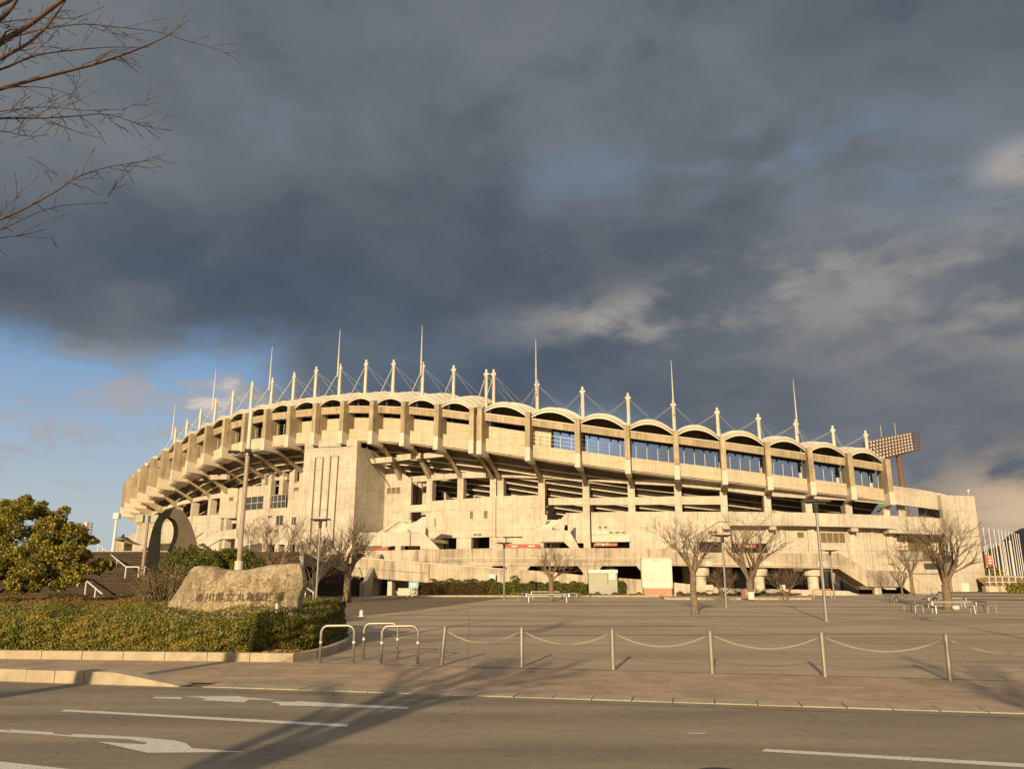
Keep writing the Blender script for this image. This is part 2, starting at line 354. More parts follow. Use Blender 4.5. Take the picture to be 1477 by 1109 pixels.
def brickmat(name, c1, c2, mo, sx, sy, rot, w=.02):
    m = bpy.data.materials.new(name); m.use_nodes = True; N, L = nt(m); N.clear()
    out = N.new('ShaderNodeOutputMaterial'); bs = N.new('ShaderNodeBsdfPrincipled'); L.new(bs.outputs[0], out.inputs[0]); bs.inputs['Roughness'].default_value = .9; bs.inputs['Specular IOR Level'].default_value = .2
    g = N.new('ShaderNodeNewGeometry'); mp = N.new('ShaderNodeMapping'); mp.inputs['Rotation'].default_value = (0, 0, rot); L.new(g.outputs['Position'], mp.inputs[0])
    b = N.new('ShaderNodeTexBrick'); b.inputs['Scale'].default_value = 1; b.inputs['Brick Width'].default_value = sx; b.inputs['Row Height'].default_value = sy; b.inputs['Mortar Size'].default_value = w * .3
    b.inputs['Color1'].default_value = (*c1, 1); b.inputs['Color2'].default_value = (*c2, 1); b.inputs['Mortar'].default_value = (*mo, 1); L.new(mp.outputs[0], b.inputs[0])
    n = N.new('ShaderNodeTexNoise'); n.inputs['Scale'].default_value = 1.1; n.inputs['Detail'].default_value = 8; n.inputs['Roughness'].default_value = .7; L.new(g.outputs['Position'], n.inputs[0])
    mr = N.new('ShaderNodeMapRange'); mr.inputs[1].default_value = .3; mr.inputs[2].default_value = .7; mr.inputs[3].default_value = .72; mr.inputs[4].default_value = 1.25; L.new(n.outputs[0], mr.inputs[0])
    s = N.new('ShaderNodeVectorMath'); s.operation = 'SCALE'; L.new(b.outputs[0], s.inputs[0]); L.new(mr.outputs[0], s.inputs['Scale']); L.new(s.outputs[0], bs.inputs['Base Color'])
    return m
M_step = None
M_brick = brickmat('brick_paving', (.38, .275, .185), (.46, .34, .23), (.31, .235, .16), .22, .11, R(13.1))

M_step = brickmat('dark_brick_shade_lines', (.062, .044, .03), (.09, .063, .042), (.02, .015, .011), 1.6, .1572, 0, .10)
_n, _l = nt(M_step)   # brick courses at step height: dark joints paint in the treads' shade lines
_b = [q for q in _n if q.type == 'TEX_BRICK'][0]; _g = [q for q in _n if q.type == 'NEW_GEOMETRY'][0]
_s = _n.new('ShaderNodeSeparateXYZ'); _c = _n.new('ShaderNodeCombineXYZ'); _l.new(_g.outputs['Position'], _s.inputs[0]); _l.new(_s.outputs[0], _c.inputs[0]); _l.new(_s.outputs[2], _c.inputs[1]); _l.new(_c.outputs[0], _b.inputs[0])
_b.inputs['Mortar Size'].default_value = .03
def sheet(name, pts, z, m, kind='structure', parent=None):
    b = MB(); b.add([(p[0], p[1], z) for p in pts], [tuple(range(len(pts)))]); o = b.build(name, m, parent)
    o.data.polygons[0].select = False
    if o.data.polygons[0].normal.z < 0: o.data.flip_normals()
    if not parent: tag(o, kind=kind)
    return o
# base terrain to the horizon, gently rising
b = MB(); ys = [-400, -60, 4] + [8 + 4 * i for i in range(28)] + [140, 200, 400, 900, 2500, 6000]; xs = [-6000, -900, -200, -60, 0, 60, 200, 900, 6000]
for y in ys:
    for x in xs: b.v.append((x, y, gz(y) - .02))
for j in range(len(ys) - 1):
    for i in range(len(xs) - 1):
        a = j * len(xs) + i; b.f.append((a, a + 1, a + 1 + len(xs), a + len(xs)))
tag(b.build('ground', M_dirt), kind='structure')
# road
road = sheet('road', [rd(-70, -12), rd(90, -12), rd(90, 0), rd(-70, 0)], 0., M_road)
# pavement (flush brick) and forecourt
sheet('pavement', [rd(-70, .52), rd(90, .52), rd(90, 3.92), rd(4.2, 4.22), rd(-1, 4.4), rd(-70, 4.4)], .006, M_brick)
b = MB(); ny = 40
for j in range(ny + 1):
    for i in range(31):
        if j == 0:
            u = -9 + i * 3.4; v = 4.33 if u < 4 else 4.33 - .012 * min(20, u - 4); p = rd(u, v)
        else:
            p = rd(-9 + i * 3.4, 4.33 + (j / ny) ** 1.15 * 96)
        b.v.append((p.x, p.y, gz(p.y) + .002))
for j in range(ny):
    for i in range(30): a = j * 31 + i; b.f.append((a, a + 1, a + 32, a + 31))
plaza = tag(b.build('forecourt', M_plaza), kind='structure')
def gbar(b, pts, w, lift=.010, n=24):            # painted / inlaid line following the ground between ground points
    P = [Vector(p) for p in pts]; q = []
    for a, c in zip(P[:-1], P[1:]):
        for k in range(n): q.append(a.lerp(c, k / n))
    q.append(P[-1])
    i0 = len(b.v)
    for i, p in enumerate(q):
        d = (q[min(i + 1, len(q) - 1)] - q[max(0, i - 1)]); d.z = 0; d.normalize(); nrm = Vector((-d.y, d.x, 0)) * w / 2
        for s in (1, -1): b.v.append((p.x + s * nrm.x, p.y + s * nrm.y, gz(p.y) + lift))
    for i in range(len(q) - 1): a = i0 + 2 * i; b.f.append((a, a + 1, a + 3, a + 2))
M_dband = mat('dark_paving_band', (.20, .158, .112), .9, var=.15, coord='World')
M_lband = mat('pale_paving_band', (.46, .385, .28), .9, var=.15, coord='World')
for (x0, y0, x1, y1, wd) in ((470, 903, 1000, 903, .22), (520, 917, 1477, 914, .22), (560, 887, 1240, 889, .3), (980, 880, 1477, 893, .3), (620, 873, 1477, 876, .35), (560, 868, 1400, 868, .4)):
    bb = MB(); gbar(bb, [gp(x0, y0), gp(x1, y1)], wd, .008); bb.build('paving_band', M_dband, plaza)
for (x0, y0, x1, y1, wd) in ((700, 877, 1000, 905, .07), (940, 897, 1180, 919, .05), (1180, 919, 1500, 949, .05)):
    bb = MB(); gbar(bb, [gp(x0, y0), gp(x1, y1)], wd, .011); bb.build('paving_line', M_lband, plaza)
bb = MB(); gbar(bb, [rd(-1., 4.38), rd(4.2, 4.28), rd(40, 3.75), rd(90, 3.2)], .13, .014); tag(bb.build('edging_strip', M_kerb), kind='structure')
# kerbs
b = MB()
for k in range(-4, 130):
    u0 = .35 + k * .61 + .0
    if u0 < .2: continue
    a, c = rd(u0, .26, .008), rd(u0 + .6, .26, .008)
    for p, q in ((a, c),):
        m_ = (p + q) / 2; b.box((m_.x, m_.y, -.03), (.594, .50, .088 + .004 * (k % 3)), math.atan2(E1.y, E1.x))
tag(b.build('kerb', M_kerb), kind='structure')
b = MB()
for k in range(60):
    u1 = -1.35 - k * .61
    m_ = rd(u1 - .3, .10); b.box((m_.x, m_.y, .105 + .004 * (k % 2)), (.598, .36 + .006 * (k % 3), .21), math.atan2(E1.y, E1.x), )
p0, p1 = rd(-1.35, -.08), rd(-.02, -.08); q0, q1 = rd(-1.35, .28), rd(-.02, .28)
b.hexa([(p0.x, p0.y, 0), (p1.x, p1.y, 0), (q1.x, q1.y, 0), (q0.x, q0.y, 0), (p0.x, p0.y, .21), (p1.x, p1.y, .02), (q1.x, q1.y, .02), (q0.x, q0.y, .21)])
tag(b.build('raised_kerb', M_kerb), kind='structure')
# gutter strip
M_gut = mat('gutter', (.24, .205, .15), .9, var=.2, scale=4, coord='World')
sheet('gutter', [rd(-70, -.35), rd(90, -.35), rd(90, -.01), rd(-70, -.01)], .005, M_gut)
# painted markings (outlines surveyed on the ground)
M_paint = bpy.data.materials.new('worn_white_paint'); M_paint.use_nodes = True
N_, L_ = nt(M_paint); bs = N_['Principled BSDF']; bs.inputs['Roughness'].default_value = .7
g_ = N_.new('ShaderNodeNewGeometry'); n_ = N_.new('ShaderNodeTexNoise'); n_.inputs['Scale'].default_value = 55; n_.inputs['Detail'].default_value = 8; n_.inputs['Roughness'].default_value = .8; L_.new(g_.outputs['Position'], n_.inputs[0])
r_ = N_.new('ShaderNodeValToRGB'); r_.color_ramp.elements[0].position = .40; r_.color_ramp.elements[0].color = (.3, .26, .2, 1); r_.color_ramp.elements[1].position = .52; r_.color_ramp.elements[1].color = (.78, .75, .66, 1); L_.new(n_.outputs[0], r_.inputs[0]); L_.new(r_.outputs[0], bs.inputs['Base Color'])
def gpoly(name, pts):
    b = MB(); P = [gp(x, y) for x, y in pts]; b.add([(p.x, p.y, .0045) for p in P], [tuple(range(len(P)))]); o = b.build(name, M_paint, road)
    if sum(f.normal.z for f in o.data.polygons) < 0: o.data.flip_normals()
    return o
gpoly('lane_line', [(86, 1025.5), (95, 1023), (503, 1044.5), (500, 1048.5)])
gpoly('lane_line', [(1098, 1083.5), (1104, 1080), (1500, 1102.5), (1500, 1108)])
gpoly('lane_line', [(-60, 1093), (-10, 1097), (108, 1110), (90, 1125), (-60, 1112)])
gpoly('arrow_marking', [(-60, 1050.5), (0, 1052), (17, 1054), (15, 1051.5), (20, 1052.4), (76, 1056), (78, 1058.5), (100, 1060), (112, 1058.4), (200, 1063), (252, 1068), (268, 1071.5), (277, 1079), (356, 1084.5), (213, 1085.6), (140, 1069.5), (208, 1073.5), (213, 1071), (185, 1066), (110, 1063), (76, 1060), (20, 1056.5), (-60, 1053.5)])
gpoly('arrow_marking', [(219, 1006.8), (224, 1004.8), (262, 1005.4), (262, 1008)])
gpoly('arrow_marking', [(262, 1004.2), (345, 1003.8), (352, 1005.5), (385, 1008), (406, 1010.3), (359, 1008.7), (352, 1012.7), (290, 1009.8), (298, 1008.2), (291, 1006.4)])
gpoly('arrow_marking', [(390, 1012.8), (398, 1011.6), (423, 1012.2), (429, 1010.9), (480, 1014), (590, 1019.6), (588, 1022.4), (440, 1018), (404, 1017.4), (402, 1014.6)])
gpoly('survey_mark', [(993, 1056.8), (1018, 1056.8), (1018, 1058), (993, 1058)])
# sewer cover at the bottom edge
b = MB(); c0 = gp(1040, 1117); b.tube([(c0.x, c0.y, .0), (c0.x, c0.y, .012)], .26, 24); b.build('manhole_cover', M_dark, road)

# hills on the horizon at the right
b = MB(); hp = [(1380, 806), (1400, 800), (1416, 797), (1425, 794), (1434, 792), (1443, 792), (1452, 789), (1460, 788), (1466, 784), (1473, 779), (1484, 772), (1500, 764), (1530, 752), (1560, 745), (1610, 760), (1700, 790), (1800, 810), (1900, 838)]
D0 = 1800
hp2 = []
for (x0, y0), (x1, y1) in zip(hp[:-1], hp[1:]):
    for k in range(5): t = k / 5; hp2.append((x0 + (x1 - x0) * t, y0 + (y1 - y0) * t + random.uniform(-.8, .8)))
rows = []
for k, (f, dd) in enumerate(((0, -500), (.45, -260), (.8, -110), (1, 0), (.6, 300), (0, 700))):
    for (x, y) in hp2:
        v = ray(x, 839); X = v[0] / v[1] * D0; h = zat(y, D0)
        b.v.append((X * (1 + dd / D0) + 20 * math.sin(k * 3 + X * .013), D0 + dd + 30 * math.sin(X * .02 + k), max(-5, h * f + (12 * math.sin(X * .031 + k * 2) if 0 < f < 1 else 0))))
n = len(hp2)
for k in range(5):
    for i in range(n - 1): a = k * n + i; b.f.append((a, a + 1, a + 1 + n, a + n))
M_hill = mat('hazy_wooded_hill', (.035, .042, .055), 1, var=.25, scale=.02, coord='World')  # forest tinted blue-grey in place of distance haze
tag(b.build('hill', M_hill, smooth=True), kind='structure')
# ================================================================== STADIUM
b0, kR, kR2, kL, kL2, kL3, bR, bL = -.237591, .0158665, -1.07257e-4, .0107323, -7.70802e-5, 5.06069e-7, 7.0295, 5.4414
J = ray(691, 655); J = (J[0] / J[1] * 112., 112.)
ds = .1
S, PX, PY, BE = [], [], [], []
x, y = J; s = 0.; rr = []
while s < 100:
    be = b0 + kR * min(s, 63.3) + kR2 * min(s, 63.3) ** 2; rr.append((s, x, y, be)); x += math.cos(be) * ds; y += math.sin(be) * ds; s += ds
x, y = J; s = 0.; ll = []
while s < 125:
    q = min(max(0, s - 1.2), 95); be = b0 - kL * q - kL2 * q * q - kL3 * q ** 3; x -= math.cos(be) * ds; y -= math.sin(be) * ds; s += ds; ll.append((-s, x, y, be))
al = ll[::-1] + rr
S = np.array([a[0] for a in al]); PX = np.array([a[1] for a in al]); PY = np.array([a[2] for a in al])
sR = [bR * i for i in range(10)]; sL = [-(1.2 + bL * j) for j in range(21)]
key = [(sR[9], 3), (sR[8], -2), (sR[7], -4), (sR[6], -8), (sR[5], -10), (sR[4], -11), (sR[3], -12), (sR[2], -14), (sR[1], -16), (sR[0], -19), (sL[1], -20.5), (sL[2], -22), (sL[4], -25), (sL[6], -28), (sL[8], -33), (sL[10], -39), (sL[12], -46), (sL[15], -57), (sL[17], -66), (sL[20], -78)][::-1]
BF = np.radians(np.interp(S, [k[0] for k in key], [k[1] for k in key]))
key2 = [(sL[20], 3), (sL[16], 4), (sL[14], 5.5), (sL[12], 7.5), (sL[10], 9), (sR[0], 9), (sR[1], 8), (sR[2], 7), (sR[3], 5.5), (sR[4], 4.5), (sR[5], 4), (sR[6], 3.5), (sR[7], 3), (sR[8], 2.5), (sR[9], 2.), (99, 2.)]
DC = np.interp(S, [k[0] for k in key2], [k[1] for k in key2])
NX, NY = np.sin(BF), -np.cos(BF)
def dcol(s): return float(np.interp(s, S, DC))
def off(s, d, c=False):           # plan point: s metres along the facade, d metres inwards (c: from the column line)
    px = float(np.interp(s, S, PX)); py = float(np.interp(s, S, PY)); bf = float(np.interp(s, S, BF))
    if c: d = d + dcol(s)
    return Vector((px - math.sin(bf) * d, py + math.cos(bf) * d, 0))
_cache = {}
def hit(px, py, d, c=False):
    k = (d, c)
    if k not in _cache:
        dd = DC + d if c else d; _cache[k] = (PX - NX * dd, PY - NY * dd)
    X, Y = _cache[k]; v = ray(px, py); g = X * v[1] - Y * v[0]
    idx = np.where(g[:-1] * g[1:] <= 0)[0]
    if len(idx) == 0: i = int(np.argmin(abs(g))); return float(S[i]), float(Y[i])
    i = min(idx, key=lambda q: Y[q]); t = g[i] / (g[i] - g[i + 1] + 1e-12)
    return float(S[i] + t * ds), float(Y[i] + t * (Y[i + 1] - Y[i]))
def sz(px, py, d, c=False): s_, Y = hit(px, py, d, c); return s_, zat(py, Y)
STO = (12, 125, 0)
stad = thing('stadium', 'big curved concrete stadium with jutting fins, arched white roof and masts', 'stadium', STO)
def wall(name, smp, d, th, m=None, c=False, parent=None, step=9, inv=False):
    """wall following the facade: samples of (px, y_top, y_bottom) on the survey photo"""
    m = m or M_con; parent = parent or stad; q = []
    for (a, b_) in zip(smp[:-1], smp[1:]):
        n = max(1, int(abs(b_[0] - a[0]) / step))
        for k in range(n): t = k / n; q.append([a[i] + (b_[i] - a[i]) * t for i in range(3)])
    q.append(list(smp[-1])); mb = MB()
    for (x, yt, yb) in q:
        s_, Y = hit(x, (yt + yb) / 2, d, c); zt, zb = zat(yt, Y), zat(yb, Y)
        f = off(s_, d, c); g = off(s_, d + th, c)
        mb.v += [(f.x, f.y, zb), (f.x, f.y, zt), (g.x, g.y, zt), (g.x, g.y, zb)]
    n = len(q)
    for i in range(n - 1):
        a = 4 * i
        for k in range(4): mb.f.append((a + k, a + 4 + k, a + 4 + (k + 1) % 4, a + (k + 1) % 4))
    mb.f += [(0, 1, 2, 3), (4 * n - 1, 4 * n - 2, 4 * n - 3, 4 * n - 4)]
    return fixn(mb.build(name, m, parent))
def pplate(name, pts, d, th, m=None, c=False, parent=None):
    m = m or M_con; parent = parent or stad; P = []
    for (x, y) in pts:
        s_, z = sz(x, y, d, c); p = off(s_, d, c); P.append(Vector((p.x, p.y, z)))
    cx = sum((hit(x, y, d, c)[0] for x, y in pts)) / len(pts); a = off(cx, d, c); b_ = off(cx, d + th, c)
    mb = MB(); mb.prism(P, b_ - a); return fixn(mb.build(name, m, parent))
def sbox(mb, s0, s1, d0, d1, z0, z1, c=False, z0b=None, z1b=None):
    z0b = z0 if z0b is None else z0b; z1b = z1 if z1b is None else z1b
    A, B_, C_, D_ = off(s0, d0, c), off(s1, d0, c), off(s1, d1, c), off(s0, d1, c)
    return mb.hexa([(A.x, A.y, z0), (B_.x, B_.y, z0b), (C_.x, C_.y, z0b), (D_.x, D_.y, z0), (A.x, A.y, z1), (B_.x, B_.y, z1b), (C_.x, C_.y, z1b), (D_.x, D_.y, z1)])
def radial(mb, s, prof, t):       # plate in the radial plane at s: profile of (d,z), thickness t
    o = off(s, 0); q = off(s, 1); n = q - o; tv = Vector((-n.y, n.x, 0)) * -t
    mb.prism([Vector((o.x + n.x * d, o.y + n.y * d, z)) - tv / 2 for d, z in prof], tv); return mb

zbR = [19.44, 18.3, 17.3, 16.4, 15.7, 15.1, 14.5, 13.97, 13.5, 12.96]
zbL = [19.6, 20.4, 21.2, 21.85, 22.3, 22.5, 22.55, 22.55, 22.5, 22.2, 21.6, 20.75, 19.7, 18.6, 17.7, 16.9, 16.2, 15.7, 15.2, 14.8, 14.4]
fins = [(s_, z, 7.0 if i else 6.9) for i, (s_, z) in enumerate(zip(sR, zbR))] + [(s_, z, [6.8, 6.85, 6.8, 6.75, 6.75, 6.75, 6.8, 6.9, 6.9, 6.9, 6.9, 6.95, 7.1, 7.2, 7.2, 7.2, 7.2, 7.2, 7.2, 7.2, 7.2][i]) for i, (s_, z) in enumerate(zip(sL[:19], zbL))]
fins.sort(); FS = [f[0] for f in fins]; FZ = [f[1] for f in fins]; FT = [f[1] + f[2] for f in fins]
zb = lambda s: float(np.interp(s, FS, FZ)); zt = lambda s: float(np.interp(s, FS, FT))
yEnd = dict(zip([round(q, 2) for q in sR], [690, 689, 693, 695, 699, 706, 713, 718, 722, 727]))
yEnd.update(dict(zip([round(q, 2) for q in sL], [689, 690, 692, 693, 690, 682, 678, 677, 681, 686, 702, 714, 719, 725, 733, 741, 747, 752, 757, 762, 766])))
for s_, z, h in fins:
    T_ = z + h; dc = dcol(s_); p9 = off(s_, 0, True); ze = min(z - .35, zat(yEnd[round(s_, 2)], p9.y)); H = z - ze
    mb = MB(); radial(mb, s_, [(0, z + 1.9), (3.0, z + 1.3), (3.0, T_ - .25), (2.7, T_ + .1), (.35, T_), (0, T_ - .15)], .72); f_ = mb.build('fin', M_fin, stad)
    mb = MB(); radial(mb, s_, [(-.10, z), (3.0, z - .14), (3.0, z + 1.3), (-.10, z + 1.95)], .76); mb.build('fin_tip', M_tip, stad)
    so_ = lambda d: z + .55 - .5 * (d - 2.5)
    if dc > 5:
        pr = [(2.3, z - .1)] + [(2.5 + (dc - 2.5) * (t ** .8), z - .1 - (H - .1) * t ** 1.25) for t in (.15, .3, .45, .6, .75, .9, 1)] + [(dc + 1.3, ze), (dc + 1.3, so_(dc + 1.3)), (2.3, so_(2.3))]
    else:
        pr = [(1.0, z - .05), (dc, ze), (dc + 1.1, ze - .9), (dc + 1.4, so_(dc + 1.4)), (1.0, z + .8)]
    mb = MB(); radial(mb, s_, pr, .66); mb.build('bracket', M_fin, stad)
    zc = ze if dc > 5 else ze - .15
    mb = MB(); radial(mb, s_, [(dc, 4.4), (dc + 1.25, 4.4), (dc + 1.25, zc - .01), (dc, zc - .01)] if dc > 5 else [(dc, 4.4), (dc + 1.1, 4.4), (dc + 1.9, zc), (dc, zc)], 1.0)
    mb.build('column', M_con, stad)
    mb = MB(); radial(mb, s_, [(dc + 6, so_(dc + 6) - 4.5), (dc + 7, 4.4), (dc + 8, 4.4), (dc + 13, so_(dc + 13)), (dc + 5.0, so_(dc + 5.0))] if so_(dc + 13) > 4.6 else [(dc + 5, 4.4), (dc + 6, 4.4), (dc + 9, so_(dc + 9)), (dc + 4.0, so_(dc + 4.0))], .6)
    mb.build('inner_raker', M_con, stad)
# bays ------------------------------------------------------------
bays = list(zip(fins[:-1], fins[1:]))
for k, ((s0, z0, h0), (s1, z1, h1)) in enumerate(bays):
    if s1 - s0 < 2:
        mb = MB(); sbox(mb, s0 + .37, s1 - .37, 1, 1.3, z0 + .3, z0 + h0 - 1, z0b=z1 + .3, z1b=z1 + h1 - 1); mb.build('joint_cover', M_fin, stad); continue
    a, b_ = s0 + .37, s1 - .37; T0, T1 = z0 + h0, z1 + h1; left = s1 < .5; mid = 6 < s1 < 8
    jj = round((-s1 - 1.2) / bL) if left else 99
    RS = 1.9 if not left else 2.9
    # parapet
    solid = left and jj <= 5 or mid or (0 < s1 < 8)
    mb = MB(); sbox(mb, a, b_, 1.7, 2.0, z0 + .72, z0 + 2.55, z0b=z1 + .72, z1b=z1 + 2.55); mb.build('parapet', M_pan, stad)
    # floor slab behind the parapet and its soffit
    mb = MB(); sbox(mb, a, b_, 2.0, 5.5, z0 + .55, z0 + .95, z0b=z1 + .55, z1b=z1 + .95); mb.build('gallery_floor', M_con, stad)
    # top beam
    mb = MB(); sbox(mb, a, b_, 1.25, 1.8, T0 - 1.75, T0 - .8, z0b=T1 - 1.75, z1b=T1 - .8); mb.build('top_beam', M_fin, stad)
    mb = MB(); sbox(mb, a, b_, 1.18, 1.32, T0 - .79, T0 - .66, z0b=T1 - .79, z1b=T1 - .66); mb.build('beam_flashing', M_steel, stad)
    if solid:
        e = b_ if not mid else a + (b_ - a) * .99
        mb = MB(); sbox(mb, a, e, 2.9, 3.15, z0 + .95, z0 + 4.6, z0b=z1 + .95, z1b=z1 + 4.6); mb.build('gallery_wall', M_pan, stad)
    if s1 < 15 and not (8 < s1 < 15) or (left):
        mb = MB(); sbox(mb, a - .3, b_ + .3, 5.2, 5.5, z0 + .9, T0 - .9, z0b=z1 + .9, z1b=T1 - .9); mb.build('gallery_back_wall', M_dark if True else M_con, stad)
    if 8 < s1 < 15:
        mid_s = a + (b_ - a) * .38
        mb = MB(); sbox(mb, a, mid_s, 2.9, 4.6, z0 + .95, T0 - 1.6); mb.build('gallery_wall', M_pan, stad)
    # railing: posts and rails
    if not solid:
        nP = 4 if not left else 3
        for q in range(nP):
            t = (q + .5) / nP; sp_ = a + (b_ - a) * t; zz0 = z0 + (z1 - z0) * t + 2.55
            mb = MB(); p = off(sp_, 1.85); mb.tube([(p.x, p.y, zz0), (p.x, p.y, zz0 + 1.75)], .04, 5); mb.build('railing_post', M_white, stad)
    if not solid:
        mb = MB()
        for hh in (1.7, 1.1, .55):
            p, q = off(a, 1.85), off(b_, 1.85); mb.tube([(p.x, p.y, z0 + 2.55 + hh), (q.x, q.y, z1 + 2.55 + hh)], .010 if hh < 1.7 else .014, 4)
        mb.build('railing_rail', M_galv, stad)
    # roof vault: barrel arched between fins, lifting inwards
    def vault(nm, m, lift, dd0, dd1, tk, ribs=False):
        mb = MB(); nu, nv = 12, (10 if not ribs else 1)
        for lay in (0, 1):
            for j in range(nv + 1):
                t = j / nv; d = dd0 + (dd1 - dd0) * t
                rise = RS * math.sin(min(1, max(0, d) / 13.) * math.pi / 2) * .95
                for i in range(nu + 1):
                    u = i / nu; ss = s0 + (s1 - s0) * u; T_ = T0 + (T1 - T0) * u
                    arch = (1.38 + .25 * t) * (1 - (2 * u - 1) ** 2) * (1 if not left else .85)
                    p = off(ss, d); mb.v.append((p.x, p.y, T_ - .62 + arch + rise + lift - lay * tk))
        W_ = nu + 1; Lr = (nv + 1) * W_
        for j in range(nv):
            for i in range(nu):
                a_ = j * W_ + i; mb.f.append((a_, a_ + 1, a_ + 1 + W_, a_ + W_)); mb.f.append((a_ + Lr, a_ + W_ + Lr, a_ + 1 + W_ + Lr, a_ + 1 + Lr))
        for i in range(nu):
            mb.f.append((i, i + Lr, i + 1 + Lr, i + 1)); a_ = nv * W_ + i; mb.f.append((a_, a_ + 1, a_ + 1 + Lr, a_ + Lr))
        for j in range(nv):
            a_ = j * W_; mb.f.append((a_, a_ + W_, a_ + W_ + Lr, a_ + Lr)); a_ += nu; mb.f.append((a_, a_ + Lr, a_ + W_ + Lr, a_ + W_))
        return mb.build(nm, m, stad, smooth=False)
    vault('roof_vault', M_roof, .16, 1.5, 14.5, .10)
    vault('vault_rim', M_steel, .12, 1.0, 1.25, .13, True)
    vault('vault_arch', M_steel, -.22, .94, 1.2, .20, True)
    mb = MB(); P = []
    for i in range(13):
        u = i / 12; ss = s0 + .2 + (s1 - s0 - .4) * u; T_ = T0 + (T1 - T0) * u; p = off(ss, 4.2); P.append((p, T_ - .55 + 1.45 * (1 - (2 * u - 1) ** 2) * (1 if not left else .85) + RS * .44, T_ - 1.2))
    for p, za, zb_ in P: mb.v += [(p.x, p.y, za), (p.x, p.y, zb_)]
    for i in range(12): mb.f.append((2 * i, 2 * i + 1, 2 * i + 3, 2 * i + 2))
    mb.build('vault_infill', M_vent, stad); mb = MB()
    for q in (0.1, .45, .8, 1.15): sbox(mb, a, b_, 3.8, 4.0, T0 - 1.0 + q, T0 - .93 + q, z0b=T1 - 1.0 + q, z1b=T1 - .93 + q)
    mb.build('infill_slats', M_brown, stad)
    # roof ribs standing proud of the membrane
    for t in (.16, .33, .5, .66, .83) if s1 > -40 else ():
        pass
    mb = MB()
    for j in range(1, 7):
        d = .9 + j * 2.1; pts = []
        rise = RS * math.sin(min(1, d / 13.) * math.pi / 2) * .95
        for i in range(13):
            u = i / 12; ss = s0 + (s1 - s0) * u; T_ = T0 + (T1 - T0) * u
            arch = (1.38 + .25 * (d / 13.)) * (1 - (2 * u - 1) ** 2) * (1 if not left else .85)
            p = off(ss, d); pts.append((p.x, p.y, T_ - .46 + arch + rise))
        mb.tube(pts, .09, 4)
    mb.build('roof_rib', M_steel, stad)
    # dark catwalk and lamps hanging below the inner roof
    mb = MB(); sbox(mb, a, b_, 3.6, 4.4, T0 - 1.68, T0 - 1.35, z0b=T1 - 1.75, z1b=T1 - 1.3)
    for q in range(4):
        t = (q + random.random() * .7) / 4; ss = a + (b_ - a) * t; p = off(ss, 3.8); mb.box((p.x, p.y, T0 + (T1 - T0) * t - 1.95), (.22, .2, .28))
    mb.build('catwalk', M_dark, stad)
# underside of the seating: sloping slab with downstand nosings
for k, ((s0, z0, h0), (s1, z1, h1)) in enumerate(bays):
    a, b_ = s0 + .02, s1 - .02; SLP = .54
    n = max(6, int((min(z0, z1) + .5 - 5.0) / SLP)); d0, d1 = 4.4, 4.4 + n
    A, B_, C_, D_ = off(a, d0), off(b_, d0), off(b_, d1), off(a, d1); e = n * SLP; mb = MB()
    mb.hexa([(A.x, A.y, z0 + .56), (B_.x, B_.y, z1 + .56), (C_.x, C_.y, z1 + .56 - e), (D_.x, D_.y, z0 + .56 - e), (A.x, A.y, z0 + 1.0), (B_.x, B_.y, z1 + 1.0), (C_.x, C_.y, z1 + 1.0 - e), (D_.x, D_.y, z0 + 1.0 - e)])
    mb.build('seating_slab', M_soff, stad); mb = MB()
    for q in range(1, int(n / 1.5)):
        d = d0 + q * 1.5; f = SLP * 1.5 * q; sbox(mb, a, b_, d, d + .45, z0 + .56 - f - .20, z0 + .62 - f, z0b=z1 + .56 - f - .20, z1b=z1 + .62 - f)
    mb.build('seating_nosings', M_con, stad)
    mb = MB(); sbox(mb, s0, s1, d1 - .1, d1 + .2, 0, z0 + 1 - e, z1b=z1 + 1 - e); mb.build('inner_wall', M_soff, stad)
